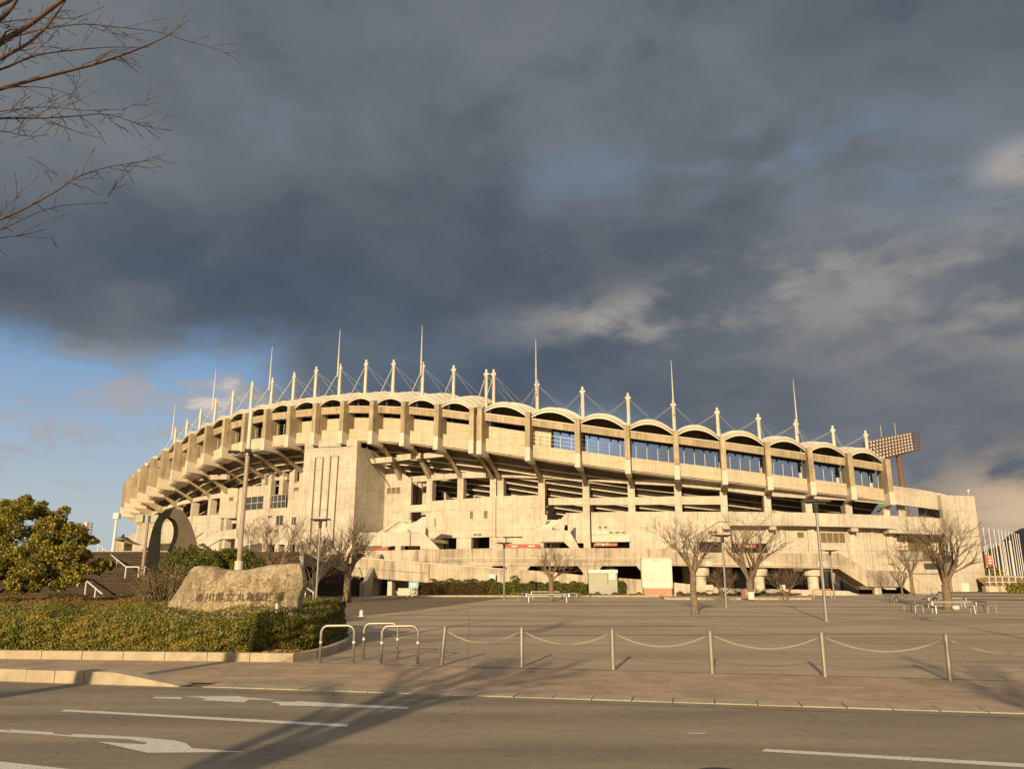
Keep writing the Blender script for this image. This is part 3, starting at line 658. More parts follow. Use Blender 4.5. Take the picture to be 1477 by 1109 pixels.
# masts -------------------------------------------------------------
mt = {}
for s_, y in zip(sR, [533, 548, 558, 567, 577, 588, 597, 605, 614, 621]): mt[s_] = y
for s_, y in zip(sL, [533, 527, 522, 519, 519, 525, 529, 537, 545, 550, 563, 575, 590, 605, 617]): mt[s_] = y
spire = {sL[2]: 470, sL[5]: 475, sL[8]: 500, sL[11]: 533, sL[14]: 583, sR[1]: 490, sR[4]: 520, sR[7]: 548}
tops = {}
dm = lambda s: float(np.interp(s, [sL[14], sL[11], sL[7]], [4.0, 4.4, 5.8]))
for s_, y in mt.items():
    p = off(s_, dm(s_)); tops[s_] = Vector((p.x, p.y, zat(y, p.y)))
for s_, y in mt.items():
    p = off(s_, dm(s_)); tp = tops[s_]; z0 = zb(s_) + 1.0
    mb = MB(); mb.tube([(p.x, p.y, z0), (p.x, p.y, tp.z - .9), (p.x, p.y, tp.z)], [.27, .25, .17], 10); m_ = mb.build('mast', M_steel, stad)
    mb = MB(); mb.tube([(p.x, p.y, zt(s_) - 1.6), (p.x, p.y, zt(s_) - 3.0)], .30, 10); mb.build('dark_collar', M_dark, m_)
    mb = MB(); mb.tube([(p.x, p.y, tp.z - 1.05), (p.x, p.y, tp.z - .75)], .29, 10)
    n_ = (off(s_, 1) - off(s_, 0)); tq = Vector((n_.y, -n_.x, 0))
    for g in (-1, 1): mb.box((p.x + tq.x * .28 * g, p.y + tq.y * .28 * g, tp.z - .72), (.22, .16, .30), math.atan2(tq.y, tq.x))
    mb.build('mast_head', M_steel, m_)
    if s_ in spire:
        q = off(s_, dm(s_) - .6); yy = spire[s_]; zz_ = zat(yy, q.y)
        mb = MB(); mb.tube([(q.x, q.y, tp.z - 2.4), (q.x, q.y, tp.z + .5), (q.x, q.y, zz_)], [.13, .11, .03], 7); mb.build('spire', M_steel, m_)
    # stays
    f = off(s_, 1.2)
    left = s_ < 1
    mb = MB(); mb.tube([(tp.x, tp.y, tp.z - .85), (f.x, f.y, zt(s_) - .1)], .055 if left else .025, 5)
    mb.tube([(f.x, f.y, zt(s_) - .1), (f.x, f.y, zt(s_) + .5)], .12, 5)
    for dlt in (-1, 1):
        for dd, fr in ((13.2, 1.), (9, .5)):
            ns = s_ + dlt * (bL if left else bR) * fr
            if ns < sL[14] - 6 or ns > sR[9] + 1: continue
            g = off(ns, dd); mb.tube([(tp.x, tp.y, tp.z - .8), (g.x, g.y, zt(ns) + (1.2 if fr == 1 else 2.5))], .016, 4)
    mb.build('stay_cable', M_steel, m_)
# double mast joined by a strut at the expansion joint
mb = MB(); mb.tube([tops[sR[0]] - Vector((0, 0, .7)), tops[sL[0]] - Vector((0, 0, .7))], .07, 6); mb.build('mast_strut', M_steel, stad)
# horizontal beams between the frames ---------------------------------
wall('frame_beam', [(595, 687, 695.5), (664, 681.6, 689.2), (729, 680.5, 688.6), (778, 681, 689.6)], -.12, .6, c=True)
wall('frame_beam', [(778, 681, 690), (789, 681.5, 691), (852, 683.5, 693.7), (906, 686.5, 697.5), (972, 689.5, 700.5), (1037, 695, 706.6), (1100, 703, 714.5), (1161, 707, 718.8), (1220, 711.6, 721.4), (1279, 717.5, 727)], .15, .55, c=True)
wall('frame_beam', [(791, 718, 728), (842, 718, 728), (906, 717, 728), (972, 715.5, 727.3), (1043, 715.2, 727.4)], .25, .5, c=True)
for a_ in ([(534, 661.5, 668.6), (565, 658.5, 666)], [(572, 656, 664.5), (606, 653, 661)], [(611, 654, 661), (641, 649.5, 658)], [(273, 688.5, 694.5), (291, 686, 692.5)], [(302, 685, 691.5), (327, 684, 691)]):
    wall('upper_beam', a_, 4.6, .6)
wall('frame_beam', [(215, 741, 745), (222, 737, 741.5), (240, 729, 733.8), (263, 722, 727.4), (292, 715.5, 721), (318, 711, 718)], -.1, .6, c=True)
for a_ in ([(329, 683.5, 690), (353, 680, 686.5)], [(359, 678.7, 684.5), (386, 675.5, 681.7)], [(390, 675, 681), (417, 671.8, 677.8)], [(421, 671.5, 677.2), (436, 669.5, 675.5)]):
    wall('frame_beam', a_, -.1, .55, c=True)
# lower walls ---------------------------------------------------------
def win(x0, y0, x1, y1, d, c=True, n=1, m=None, parent=None, fr=.07, nh=1, frame=None):
    """window: dark pane with proud frame and mullions"""
    s0, za = sz(x0, y1, d, c); s1, zb_ = sz(x1, y0, d, c); _, za2 = sz(x1, y1, d, c)
    z0, z1 = (za + za2) / 2, zb_
    mb = MB(); sbox(mb, s0, s1, d - .03, d + .12, z0, z1, c); w_ = mb.build('window', m or M_vent, parent or stad)
    mb = MB()
    for i in range(n + 1):
        q = s0 + (s1 - s0) * i / n; sbox(mb, q - fr / 2, q + fr / 2, d - .09, d - .02, z0 - .02, z1 + .02, c)
    for i in range(nh + 1):
        q = z0 + (z1 - z0) * i / nh; sbox(mb, s0 - fr / 2, s1 + fr / 2, d - .075, d - .025, q - fr / 2, q + fr / 2, c)
    mb.build('window_frame', frame or M_steel, w_); return w_
def dark(x0, y0, x1, y1, d, c=True, name='opening', m=None):
    return wall(name, [(x0, y0, y1), (x1, y0, y1)], d, .15, m or M_dark, c)
# right of the tower
wall('lower_wall', [(552, 672, 790), (570, 678, 787), (592, 690.5, 780)], 0, .6, c=True)
win(558, 702, 578, 712.5, 0, n=3)
wall('recess_wall', [(590, 676, 795), (626, 684, 795)], 4.5, .4, c=True)
wall('balcony', [(592, 728.5, 738.5), (622, 727, 737.5)], -.2, .4, c=True)
for xx in (601, 608): wall('wall_groove', [(xx, 690, 726), (xx + 1.2, 690, 726)], 4.4, .05, M_dark, c=True)
wall('lower_wall', [(622, 722.5, 776), (680, 718.5, 775), (715, 715.5, 774), (786, 713.8, 773)], -.15, .6, c=True)
for (x0, x1) in ((622, 636.5), (664, 679.5), (709.5, 729)): wall('pier', [(x0, 775.6, 800), (x1, 775.6, 800)], -.05, .9, c=True)
wall('lower_wall', [(729, 773.3, 800), (786, 772.6, 800)], .5, .4, c=True)
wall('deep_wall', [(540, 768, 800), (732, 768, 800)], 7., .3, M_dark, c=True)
for (x0, y0, x1, y1) in ((677.5, 736.5, 683, 748.5), (697.5, 736, 704, 748)): win(x0, y0, x1, y1, -.15)
win(683, 769, 695.5, 773, -.15, n=2)
wall('wall_groove', [(714.6, 718, 774), (715.8, 718, 774)], -.18, .1, M_vent, c=True)
wall('lower_wall', [(819, 739.5, 783), (843, 739.5, 783)], 0, .6, c=True)
wall('lower_wall', [(853, 738.5, 771), (910, 738, 771)], 0, .6, c=True)
wall('canopy_band', [(853.5, 771.3, 781.5), (909, 771, 781)], -.35, .9, M_tip, c=True)
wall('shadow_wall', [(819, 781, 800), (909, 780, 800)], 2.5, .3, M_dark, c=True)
for (x0, x1) in ((863, 868.2), (871, 876.2)): win(x0, 758, x1, 762.6, 0)
for (x0, x1) in ((860.3, 867), (870, 876), (878.2, 885), (887, 894), (896, 903)): win(x0, 766, x1, 769.6, 0, m=M_cream if x0 < 877 else M_vent)
wall('lower_wall', [(909.5, 737.8, 800), (1007, 738, 800)], -.05, .6, c=True)
wall('lower_wall', [(1007, 738, 781), (1053, 738, 781.5)], -.05, .6, c=True)
wall('pier', [(1041, 781.6, 800), (1055, 781.6, 800)], -.03, .7, c=True)
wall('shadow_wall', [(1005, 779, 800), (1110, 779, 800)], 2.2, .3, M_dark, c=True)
win(1021, 765.3, 1035, 770.6, -.05, n=2)
wall('balcony_band', [(1052, 737.8, 757.5), (1150, 738.8, 758), (1215, 740.8, 759.6), (1262, 742.5, 761), (1294, 744, 763)], -1.6, .5, c=True)
wall('balcony_soffit', [(1052, 755.5, 757.4), (1215, 757.8, 759.5), (1294, 761, 762.8)], -1.1, 2., c=True)
wall('lower_wall', [(1055, 750, 783.5), (1110, 751, 783.5)], .5, .5, c=True)
wall('lower_wall', [(1110, 750, 810), (1210, 752, 822), (1297, 756, 860)], .5, .5, c=True)
for xx, yy in ((1048, 758), (1115, 759), (1233, 761.5), (1287, 764)):
    wall('corbel', [(xx - 5, yy - .6, yy + 4.5), (xx + 5, yy - .4, yy + 4.7)], -1.5, 1.9, c=True)
win(1123.5, 766.2, 1133, 775.5, .5); win(1150, 767.3, 1159, 775.4, .5); win(1184, 768.3, 1218, 783, .5, n=4)
win(1240.5, 768.5, 1250.5, 783, .5, n=2) if False else None
for xx in (1128.5, 1228, 1262):
    wall('wall_rib', [(xx - 3, 758, 858 if xx > 1200 else 800), (xx + 4, 758, 858 if xx > 1200 else 800)], .30, .3, c=True)
# solid plinth under the upper storeys at the right, closing the view below the deck
wall('base_wall', [(640, 798, 864), (900, 798, 862), (1210, 800, 861), (1300, 800, 861)], 1.2, .4, M_vent, c=True)
# tower block ---------------------------------------------------------
s0, _ = hit(436, 700, 1.0); s1, _ = hit(512.5, 700, 1.0)
mb = MB(); pr = []
sbox(mb, s0, s1, 1.0, 12.5, 4.4, zb(s0) - .25, z1b=zb(s1) - .25)
tw = mb.build('stair_tower', M_con, stad)
sm = [sL[5] + .45, sL[4] - .45]
for (a_, b_) in ((s0, sL[5] - .45), (sm[0], sm[1]), (sL[4] + .45, s1)):
    mb = MB(); sbox(mb, a_, b_, .985, 2.0, zb(a_) - .25, zb(a_) + .7, z0b=zb(b_) - .25, z1b=zb(b_) + .7); mb.build('tower_crest', M_con, stad)
for (xa, xb, yt, y0, y1) in ((455, 466, 660, 793, 745), (477, 488, 657.6, 760, 790)):
    P = []
    for x, y in ((xa - (y0 - yt) * .066, y0), (xa, yt), (xb, yt - .6), (xb - (y1 - yt) * .066, y1)):
        s_, z_ = sz(x, y, .9); p = off(s_, .9); P.append((p.x, p.y, z_))
    mb = MB(); mb.tube(P, .07, 5); mb.build('conduit', M_vent, stad)
# lean-to struts right of the tower
for (xa, ya, xb, yb) in ((512, 634, 543, 683.5), (529, 645, 538, 663)):
    s_, z_ = sz(xa, ya, 3.); p = off(s_, 3.); s2, z2 = sz(xb, yb, 3.6); q = off(s2, 3.6); mb = MB(); mb.tube([(p.x, p.y, z_), (q.x, q.y, z2)], .09, 5); mb.build('strut', M_vent, stad)
# left block -----------------------------------------------------------
wall('lower_wall', [(317, 705.2, 747), (341.5, 703, 747)], -.2, .6, c=True)
wall('lower_wall', [(341.5, 703, 800), (387.5, 699, 800)], -.2, .6, c=True)
wall('column_face', [(386, 680, 735), (390.5, 680, 735)], -.35, 1., c=True)
wall('lower_wall', [(387.5, 733.2, 785), (414.5, 731.8, 785)], -.2, .6, c=True)
wall('lower_wall', [(414, 677, 797), (421.5, 676.5, 797)], -.3, .7, c=True)
wall('lower_wall', [(421.5, 696.5, 785), (437, 695, 785)], -.2, .6, c=True)
wall('frame_beam', [(392, 688.5, 693), (414, 687, 691.8)], .3, .5, c=True)
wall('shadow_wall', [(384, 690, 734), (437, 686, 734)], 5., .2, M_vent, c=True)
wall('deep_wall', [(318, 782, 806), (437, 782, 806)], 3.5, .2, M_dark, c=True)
wall('pier', [(374, 783, 797), (383, 783, 797)], -.1, .6, c=True); wall('pier', [(425.5, 784, 800), (437, 784, 800)], -.1, .6, c=True)
win(354, 714.5, 381, 735, -.2, n=3, m=M_glass, nh=2); win(388.5, 712.5, 413, 733, .0, n=4, m=M_glass, nh=2)
win(330.3, 716.3, 337.6, 722.6, -.2); win(423.5, 702, 431.3, 708, -.2)
win(386, 743, 393, 746.6, -.2, m=M_glass); win(398, 742.6, 409.4, 757.5, -.2, n=2, m=M_glass); win(419.6, 745, 428, 757.2, -.2, m=M_glass, n=2)
win(387, 763.6, 393.4, 768.6, -.2); win(396, 763.6, 402, 768.6, -.2); win(356, 780, 366, 783.2, -.2)
wall('lower_wall', [(150, 788, 812), (200, 765, 806), (240, 752, 803), (273, 744.3, 802), (317, 741.7, 800)], .1, .5, c=True)
wall('recess_wall', [(315, 745, 800), (343, 745, 800)], 2.5, .2, M_con, c=True)
wall('recess_beam', [(318, 751.5, 756.5), (341, 749.5, 754.5)], 1.0, .3, c=True)
win(281, 759.5, 283.6, 767, .1); win(233.6, 765, 235.4, 770, .1, m=M_dark); win(232.2, 781, 233.8, 784, .1, m=M_dark)
# exterior stairs with concrete parapets --------------------------------
def stair(nm, plates):
    for pts, d, th in plates: pplate(nm, pts, d, th)
stair('stair_parapet', [([(278, 785), (318, 765.5), (341, 762.5), (341, 776.5), (318, 777.5), (300, 788), (293, 800), (278, 800)], 1.5, .3), ([(276, 773), (292, 763.5), (312, 764.5), (312, 768), (292, 768), (278, 778)], 4.5, .3),
      ([(176, 789), (222, 770.5), (226, 783), (190, 800), (176, 800)], 1.0, .3), ([(172, 788), (222, 766), (222, 769), (176, 789)], 4.0, .3)])
stair('stair_parapet', [([(517, 768), (591, 767), (591, 787), (535, 787), (510, 783)], -4., .35), ([(591.3, 767), (613, 770), (614, 760), (627, 759), (627, 747), (610, 745), (579, 767)], 1., .3),
      ([(591.5, 767.5), (613, 770.5), (634, 792), (612, 792), (605, 787), (591.5, 787)], -3.6, .3), ([(545, 768), (577, 746.5), (593, 750), (593, 755), (577, 751), (552, 768)], 4.5, .3)])
mb = MB(); s0, z1 = sz(520, 776, -3.6); s1, _ = sz(590, 776, -3.6); sbox(mb, s0, s1, -3.65, 9, z1 - .35, z1 + .1); mb.build('stair_landing', M_con, stad)
stair('stair_parapet', [([(753.6, 765), (813, 763.6), (813, 781), (753.6, 782)], -4., .35), ([(768, 763), (788.5, 741), (789.5, 752), (778, 763.4)], 2., .3), ([(797, 762.5), (817, 739.4), (819, 740), (819, 757), (815, 757), (813.4, 763.6)], 1., .3),
      ([(813.4, 764), (821.5, 766), (836, 791), (823, 791), (812.8, 781)], -3.7, .3)])
mb = MB(); s0, z1 = sz(755, 774, -3.6); s1, _ = sz(812, 774, -3.6); sbox(mb, s0, s1, -3.65, 8, z1 - .35, z1 + .1); mb.build('stair_landing', M_con, stad)
def flight(nm, xa, ya, xb, yb, d0, d1, wpx, n=12, m=None):
    s0, za = sz(xa, ya, d0); s1, zb_ = sz(xb, yb, d1); sw = abs(hit(xa + wpx, ya, d0)[0] - s0); mb = MB()
    for i in range(n):
        t = i / n; q = s0 + (s1 - s0) * t; sbox(mb, q, q + sw, d0 + (d1 - d0) * t, d0 + (d1 - d0) * (i + 1) / n, za - .4 + (zb_ - za) * t, za + (zb_ - za) * (i + 1) / n)
    mb.build(nm, m or M_tip, stad)
flight('stair_flight', 562, 768, 585, 753, -.5, 6, 24); flight('stair_flight', 776, 763, 791, 750, -.5, 5.5, 20)
# big stair rising to the right in front of the wall
wall('stair_parapet', [(921, 791.3, 792), (957, 774.8, 792), (957.3, 774.6, 791.8), (975, 766.2, 781.5), (989, 759.6, 781.3), (1034, 738.4, 753.2), (1037, 738.2, 752), (1051, 738.2, 752)], -.34, .27, c=True)
mb = MB(); s0, _ = hit(990, 782, -1.2, True); s1, _ = hit(1050, 752, -1.2, True)
# right wing -----------------------------------------------------------
wall('wing_parapet', [(1289, 700.5, 727), (1330, 706, 732), (1366.5, 713, 737)], 1.2, .6)
wall('wing_parapet', [(1288, 743.6, 768.5), (1330, 745.6, 770), (1367, 747.8, 771.8)], .6, .6)
wall('wing_wall', [(1366, 713.3, 858), (1385, 714.3, 858), (1415, 715.5, 858)], .2, .8)
wall('wing_wall', [(1290, 808, 860), (1368, 810, 860)], 3.4, .4)
wall('wing_recess', [(1288, 768, 812), (1368, 768, 812)], 4.4, .3, M_vent)
wall('wing_slab', [(1288, 765, 768), (1368, 768, 771)], 1.0, 6)
wall('wing_inner_wall', [(1296, 724, 747), (1306, 725, 748)], 3, .5)
wall('wing_inner_wall', [(1327, 728, 752), (1367, 733, 754)], 4, .4, M_vent)
wall('poster', [(1293.5, 772.5, 793), (1309, 772.5, 793)], 4.1, .1, M_cream)
mb = MB()
for i in range(14):
    x = random.uniform(1295, 1307); y = random.uniform(775, 791); s_, z_ = sz(x, y, 4.05); p = off(s_, 4.05); mb.box((p.x, p.y, z_), (.35, .05, .3), random.random())
mb.build('poster_figures', M_red, stad)
wall('shutter', [(1295, 795, 807.5), (1331, 795, 807.5)], 4.0, .2, M_grey)
P = []; 
for k in range(20):
    a_ = math.pi * 2 * k / 20; P.append((1352 + 13 * math.cos(a_), 789 + 9 * math.sin(a_)))
pplate('round_panel', P, 3.9, .25, M_tip)
wall('dark_canopy', [(1344, 801, 808.5), (1373, 801, 808.5)], -.6, .7, M_dark)
wall('wall_rail', [(1310, 826.6, 827.6), (1360, 827, 828)], 3.3, .05, M_vent)
wall('door', [(1388, 841, 858), (1398.5, 841, 858)], .12, .2, M_cream)
wall('exit_box', [(1267, 727, 730.5), (1273.5, 727, 730.5)], 1.5, .3, mat('green_plastic', (.05, .35, .15), .5))
s_, z_ = sz(1397, 713, .5); p = off(s_, .5); mb = MB(); mb.tube([(p.x, p.y, z_), (p.x, p.y, z_ + .5)], .05, 6); mb.box((p.x, p.y, z_ + .6), (.35, .3, .3)); mb.build('security_camera', M_white, stad)
# white fixtures along the wall
for (x, y) in ((621, 730), (1017, 693)): pass

# ================================================================== CONCOURSE DECK, RAMP, STAIRS
def world_wall(nm, smp, d, th, m, par): return wall(nm, smp, d, th, m, False, par)
deck = thing('concourse_deck', 'raised concrete concourse with long stained parapet in front of the stadium', 'raised walkway', off(20, -18))
DD = -20
wall('parapet', [(428, 795, 824), (470, 795, 824), (507, 794.5, 812), (560, 793.5, 811), (640, 792, 809.4), (700, 790.6, 809.4), (850, 790.2, 809.4), (966, 790.6, 809.8)], DD, .35, M_deck, parent=deck)
wall('parapet', [(966.3, 796, 815.6), (1060, 797, 817.6), (1209, 797.8, 820)], DD, .35, M_deck, parent=deck)
wall('parapet_ledge', [(640, 805, 806), (966, 805.4, 806.4)], DD - .12, .12, M_tip, parent=deck)
wall('parapet_ledge', [(966.5, 812, 812.9), (1209, 816, 816.9)], DD - .12, .12, M_tip, parent=deck)
wall('fascia_beam', [(600, 809.5, 816), (966, 810, 816)], DD + .1, .5, M_deck, parent=deck)
for x0, x1 in ((566, 610), (640, 703), (736, 757), (841, 861), (926, 933)):
    pplate('pier', [(x0 - 8, 815.8), (x1 + 8, 815.8), (x1, 826), (x1, 866), (x0, 866), (x0, 826)], DD + .15, .7, M_deck, parent=deck)
mb = MB(); sa = hit(434, 800, DD)[0]; sb = hit(1209, 800, DD)[0]; n = 40
for i in range(n): a_, b_ = sa + (sb - sa) * i / n, sa + (sb - sa) * (i + 1) / n; sbox(mb, a_, b_, DD + .35, 10, 3.9, 4.4)
mb.build('deck_slab', M_deck, deck)
for x in (1011, 1095, 1173):
    s_, _ = hit(x, 840, DD + 1.6); p = off(s_, DD + 1.6); g = gz(p.y)
    mb = MB(); mb.tube([(p.x, p.y, g), (p.x, p.y, 2.4), (p.x, p.y, 2.45), (p.x, p.y, 3.1), (p.x, p.y, 3.7)], [.62, .62, .95, 1.05, .85], 14); c_ = mb.build('column', M_tip, deck)
    mb = MB(); mb.box((p.x, p.y - .2, 3.75), (1.9, 2.6, .5)); mb.build('capital', M_tip, c_)
# far row of columns and glazed shops under the deck
for x in (560, 650, 745, 880, 990, 1052, 1130, 1205):
    s_, _ = hit(x, 840, DD + 11); p = off(s_, DD + 11); mb = MB(); mb.tube([(p.x, p.y, 0), (p.x, p.y, 3.9)], .5, 10); mb.build('inner_column', M_deck, deck)
wall('glazing', [(1040, 822, 860), (1240, 824, 860)], DD + 14, .2, M_glass, parent=deck)
for x in (1060, 1078, 1098, 1120, 1142, 1160, 1190, 1215): wall('glazing_bar', [(x, 823, 859), (x + .9, 823, 859)], DD + 13.9, .1, M_dark, parent=deck)
wall('lintel_light', [(1081, 828.5, 832), (1092, 828.5, 832)], DD + 13.6, .2, M_cream, parent=deck)
ramp = thing('access_ramp', 'long concrete ramp wall descending to the right below the concourse', 'ramp', off(10, -26))
RD = -25.
M_rw = M_deck
wall('ramp_wall', [(507, 803.5, 831), (560, 808, 835.5), (619, 812.5, 840)], RD, .35, M_rw, parent=ramp)
wall('ramp_wall', [(619.2, 812.5, 863), (680, 817, 863), (730, 820.8, 863)], RD, .35, M_rw, parent=ramp)
wall('ramp_wall', [(753, 821.5, 863), (800, 825, 863), (848, 830, 863), (925, 835.5, 863), (970, 839.5, 863)], RD, .35, M_rw, parent=ramp)
wall('ramp_wall', [(730.3, 820.9, 863), (752.7, 821.5, 863)], RD - .03, .42, M_rw, parent=ramp)
wall('ramp_wall', [(970.3, 839.6, 863), (1010, 844, 863), (1055, 848.5, 863), (1150, 850, 863), (1224, 852, 863), (1243, 859, 863)], RD, .35, M_con, parent=ramp)
wall('wall_coping', [(506.5, 802.6, 804), (619, 811.6, 813), (730, 820, 821.3)], RD - .06, .47, M_tip, parent=ramp)
wall('groove', [(507, 818, 818.7), (619, 826.5, 827.3)], RD - .02, .1, M_vent, parent=ramp)
mb = MB(); sa = hit(507, 830, RD)[0]; sb = hit(970, 850, RD)[0]
for i in range(20):
    t = i / 20; z_ = 3.3 - 3.1 * t; z2 = 3.3 - 3.1 * (i + 1) / 20; sbox(mb, sa + (sb - sa) * t, sa + (sb - sa) * (i + 1) / 20, RD + .36, RD + 4.4, z_ - .4, z_, z0b=z2 - .4, z1b=z2)
mb.build('ramp_slab', M_deck, ramp)
for x in (516, 538, 562): wall('ramp_column', [(x - 3.2, 829, 864), (x + 3.2, 829, 864)], RD + .8, .8, M_tip, parent=ramp)
wall('low_wall', [(574, 848, 862), (622, 848, 862)], RD + 1, .3, M_tip, parent=ramp)
for x0, x1 in ((1017, 1029), (1125, 1133)): wall('concrete_block', [(x0, 843, 851), (x1, 843, 851)], RD - .4, .6, M_tip, parent=ramp)
est = thing('exit_stairs', 'concrete staircase with parapet stepping down at the right end of the concourse', 'staircase', off(52, -20))
for pts in ([(1209, 797.6), (1253, 822), (1253, 846), (1249, 845), (1209, 819.6)], [(1253.2, 822), (1303, 823.4), (1303, 846.5), (1253.2, 846)], [(1303.2, 823.5), (1349, 850.5), (1349, 861), (1322, 861), (1303.2, 846.6)]):
    pplate('stair_parapet', pts, DD, .35, M_deck, parent=est)
    pplate('stair_parapet', [(x + 3, y + 1.0) for x, y in pts], DD + 5.0, .3, M_deck, parent=est)
mb = MB(); sa = hit(1209, 815, DD)[0]; sb = hit(1253, 840, DD)[0]; sc_ = hit(1303, 840, DD)[0]; sd = hit(1349, 860, DD)[0]
for i in range(14): t = i / 14; sbox(mb, sa + (sb - sa) * t, sa + (sb - sa) * (i + 1) / 14, DD + .36, DD + 5, 3.6 - 2.2 * t - .3, 4.4 - 2.2 * t - .15)
sbox(mb, sb, sc_, DD + .36, DD + 5, 1.6, 2.15)
for i in range(12): t = i / 12; sbox(mb, sc_ + (sd - sc_) * t, sc_ + (sd - sc_) * (i + 1) / 12, DD + .36, DD + 5, max(.2, 1.5 - 2 * t), 2.15 - 1.9 * t - .1)
mb.build('steps', M_deck, est)
wall('column', [(1262, 845, 862), (1272, 845, 862)], DD + .4, .8, M_tip, parent=est)
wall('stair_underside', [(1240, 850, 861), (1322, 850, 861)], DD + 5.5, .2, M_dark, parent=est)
# left hand flight from the forecourt up to the deck
lst = thing('side_stairs', 'dark brick steps between concrete parapets under the concourse end', 'staircase', at(480, 861, 86))
n = 20; mb = MB()
for i in range(n):
    t = i / n; Yd = 84 + 9 * t; xl = at(438, 850, Yd).x; xr = at(519, 850, Yd).x
    zt_ = .35 + 3.1 * (i + 1) / n; mb.box(((xl + xr) / 2, Yd + .225 + 5, zt_ / 2), (xr - xl, .45 + 10, zt_ - .0), 0)
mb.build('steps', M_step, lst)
for xs_, Yo in ((519.5, 83.5), (440, 83.5)):
    a_ = at(xs_, 850, Yo); xx = a_.x
    mb = MB(); P = [(xx, 83.2, .2), (xx, 83.2, 1.7), (xx, 85, 1.9), (xx, 93.4, 4.9), (xx, 97, 4.9), (xx, 97, .2)]; mb.prism(P, (.4, 0, 0)); fixn(mb.build('stair_parapet', M_deck, lst))
mb = MB(); hx = at(505, 850, 85).x
mb.tube([(hx, 83, .3), (hx, 83, 1.3), (hx, 92.5, 4.35), (hx, 94, 4.35)], .05, 6); mb.build('handrail', M_white, lst)

# broad brick stairs at the left -----------------------------------------
bst = thing('grand_stairs', 'broad flight of dark brick steps rising left of the carved rock', 'staircase', (-40, 62, 0))
n = 28; mb = MB(); YT = 72.
xl, xr = -75., at(436, 800, 72).x
for i in range(n):
    t = i / n; z1_ = 4.4 * (i + 1) / n; y0 = 60 + (YT - 60) * t + (1.6 if i >= 13 else 0)
    xe = lambda Y: -.262 * Y - .003 * i; mb.prism([(xl, y0, 0), (xe(y0), y0, 0), (xe(YT + 8), YT + 8, 0), (xl, YT + 8, 0)], (0, 0, z1_))
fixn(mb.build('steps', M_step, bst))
mb = MB(); mb.add([(xl, YT + 2, 4.405), (-.264 * (YT + 2), YT + 2, 4.405), (-.264 * 99, 99, 4.405), (-36, 125, 4.405), (-60, 190, 4.405), (-200, 190, 4.405), (-200, YT + 2, 4.405)], [tuple(range(7))]); o = mb.build('upper_terrace', M_plaza); tag(o, kind='structure')
mb = MB(); mb.prism([(-.262 * 61 + .02, 61, 0), (-.262 * 61 + .02, 61, 1.2), (-.262 * 72 + .02, 72, 5.3), (-.262 * 97 + .02, 97, 5.3), (-.262 * 97 + .02, 97, 0)], (.28, 0, 0)); fixn(mb.build('side_wall', M_deck, bst))
mb = MB()
for (x, y) in ((250, 797), ): pass
wl = thing('terrace_wall', 'low concrete wall along the far edge of the terrace at the left', 'wall', at(160, 797, 92))
mb = MB(); a_, b_ = at(20, 795, 100), at(246, 795, 100); mb.box(((a_.x + b_.x) / 2, 101, 4.95), (b_.x - a_.x, .3, 1.1)); mb.build('wall_body', M_deck, wl)
# handrails of the grand stairs
def rail3(nm, label, pts, posts, grp=None):
    t_ = thing(nm, label, 'handrail', (pts[0].x, pts[0].y, pts[0].z - 1), group=grp)
    mb = MB(); mb.tube(pts, .055, 6); mb.build('rail', M_white, t_)
    for p in posts: mb = MB(); mb.tube([p, (p.x, p.y, p.z - 1.05)], .05, 5); mb.build('post', M_white, t_)
    return t_
def zst(Y): return 4.4 * min(1, max(0, (Y - 60) / 12.))
def rp(x, y, hgt=.98):           # a handrail point: where the sight line is hgt above the stairs
    best = None
    for k in range(300):
        Y = 58 + k * .1; p = at(x, y, Y); e = abs(p.z - zst(Y) - hgt)
        if best is None or e < best[0]: best = (e, p)
    return best[1]
pa = [rp(142, 785), rp(182, 817.5)]; L0 = pa[0].lerp(pa[1], .2), pa[0].lerp(pa[1], .45), pa[0].lerp(pa[1], .72)
pe = pa[1] + Vector((1.05, 0, 0)); rail3('handrail', 'white steel handrail on the upper brick steps left of the twin box lamp', pa + [pe], [pa[0], *L0, pa[1], pe])
pb = [rp(114, 828), rp(147, 856)]; rail3('handrail', 'white handrail on the lower brick steps beside the evergreen tree', [pb[0] + Vector((-2.2, 0, 0)), pb[0], pb[1]], [pb[0], pb[0].lerp(pb[1], .35), pb[0].lerp(pb[1], .75), pb[0] + Vector((-1.1, 0, 0)), pb[0] + Vector((-2.2, 0, 0))])
pc = rp(209, 817.5); rail3('handrail', 'short white handrail between the twin box lamp and the loop sculpture', [pc, pc + Vector((1.6, 0, 0))], [pc, pc + Vector((1.6, 0, 0))])
pd = [at(441, 847, 60), at(452, 854, 58)]; rail3('handrail', 'short white handrail sloping down right of the carved rock', [pd[0] + Vector((-1., 1, .6)), pd[0], pd[1]], [pd[0], pd[1]])
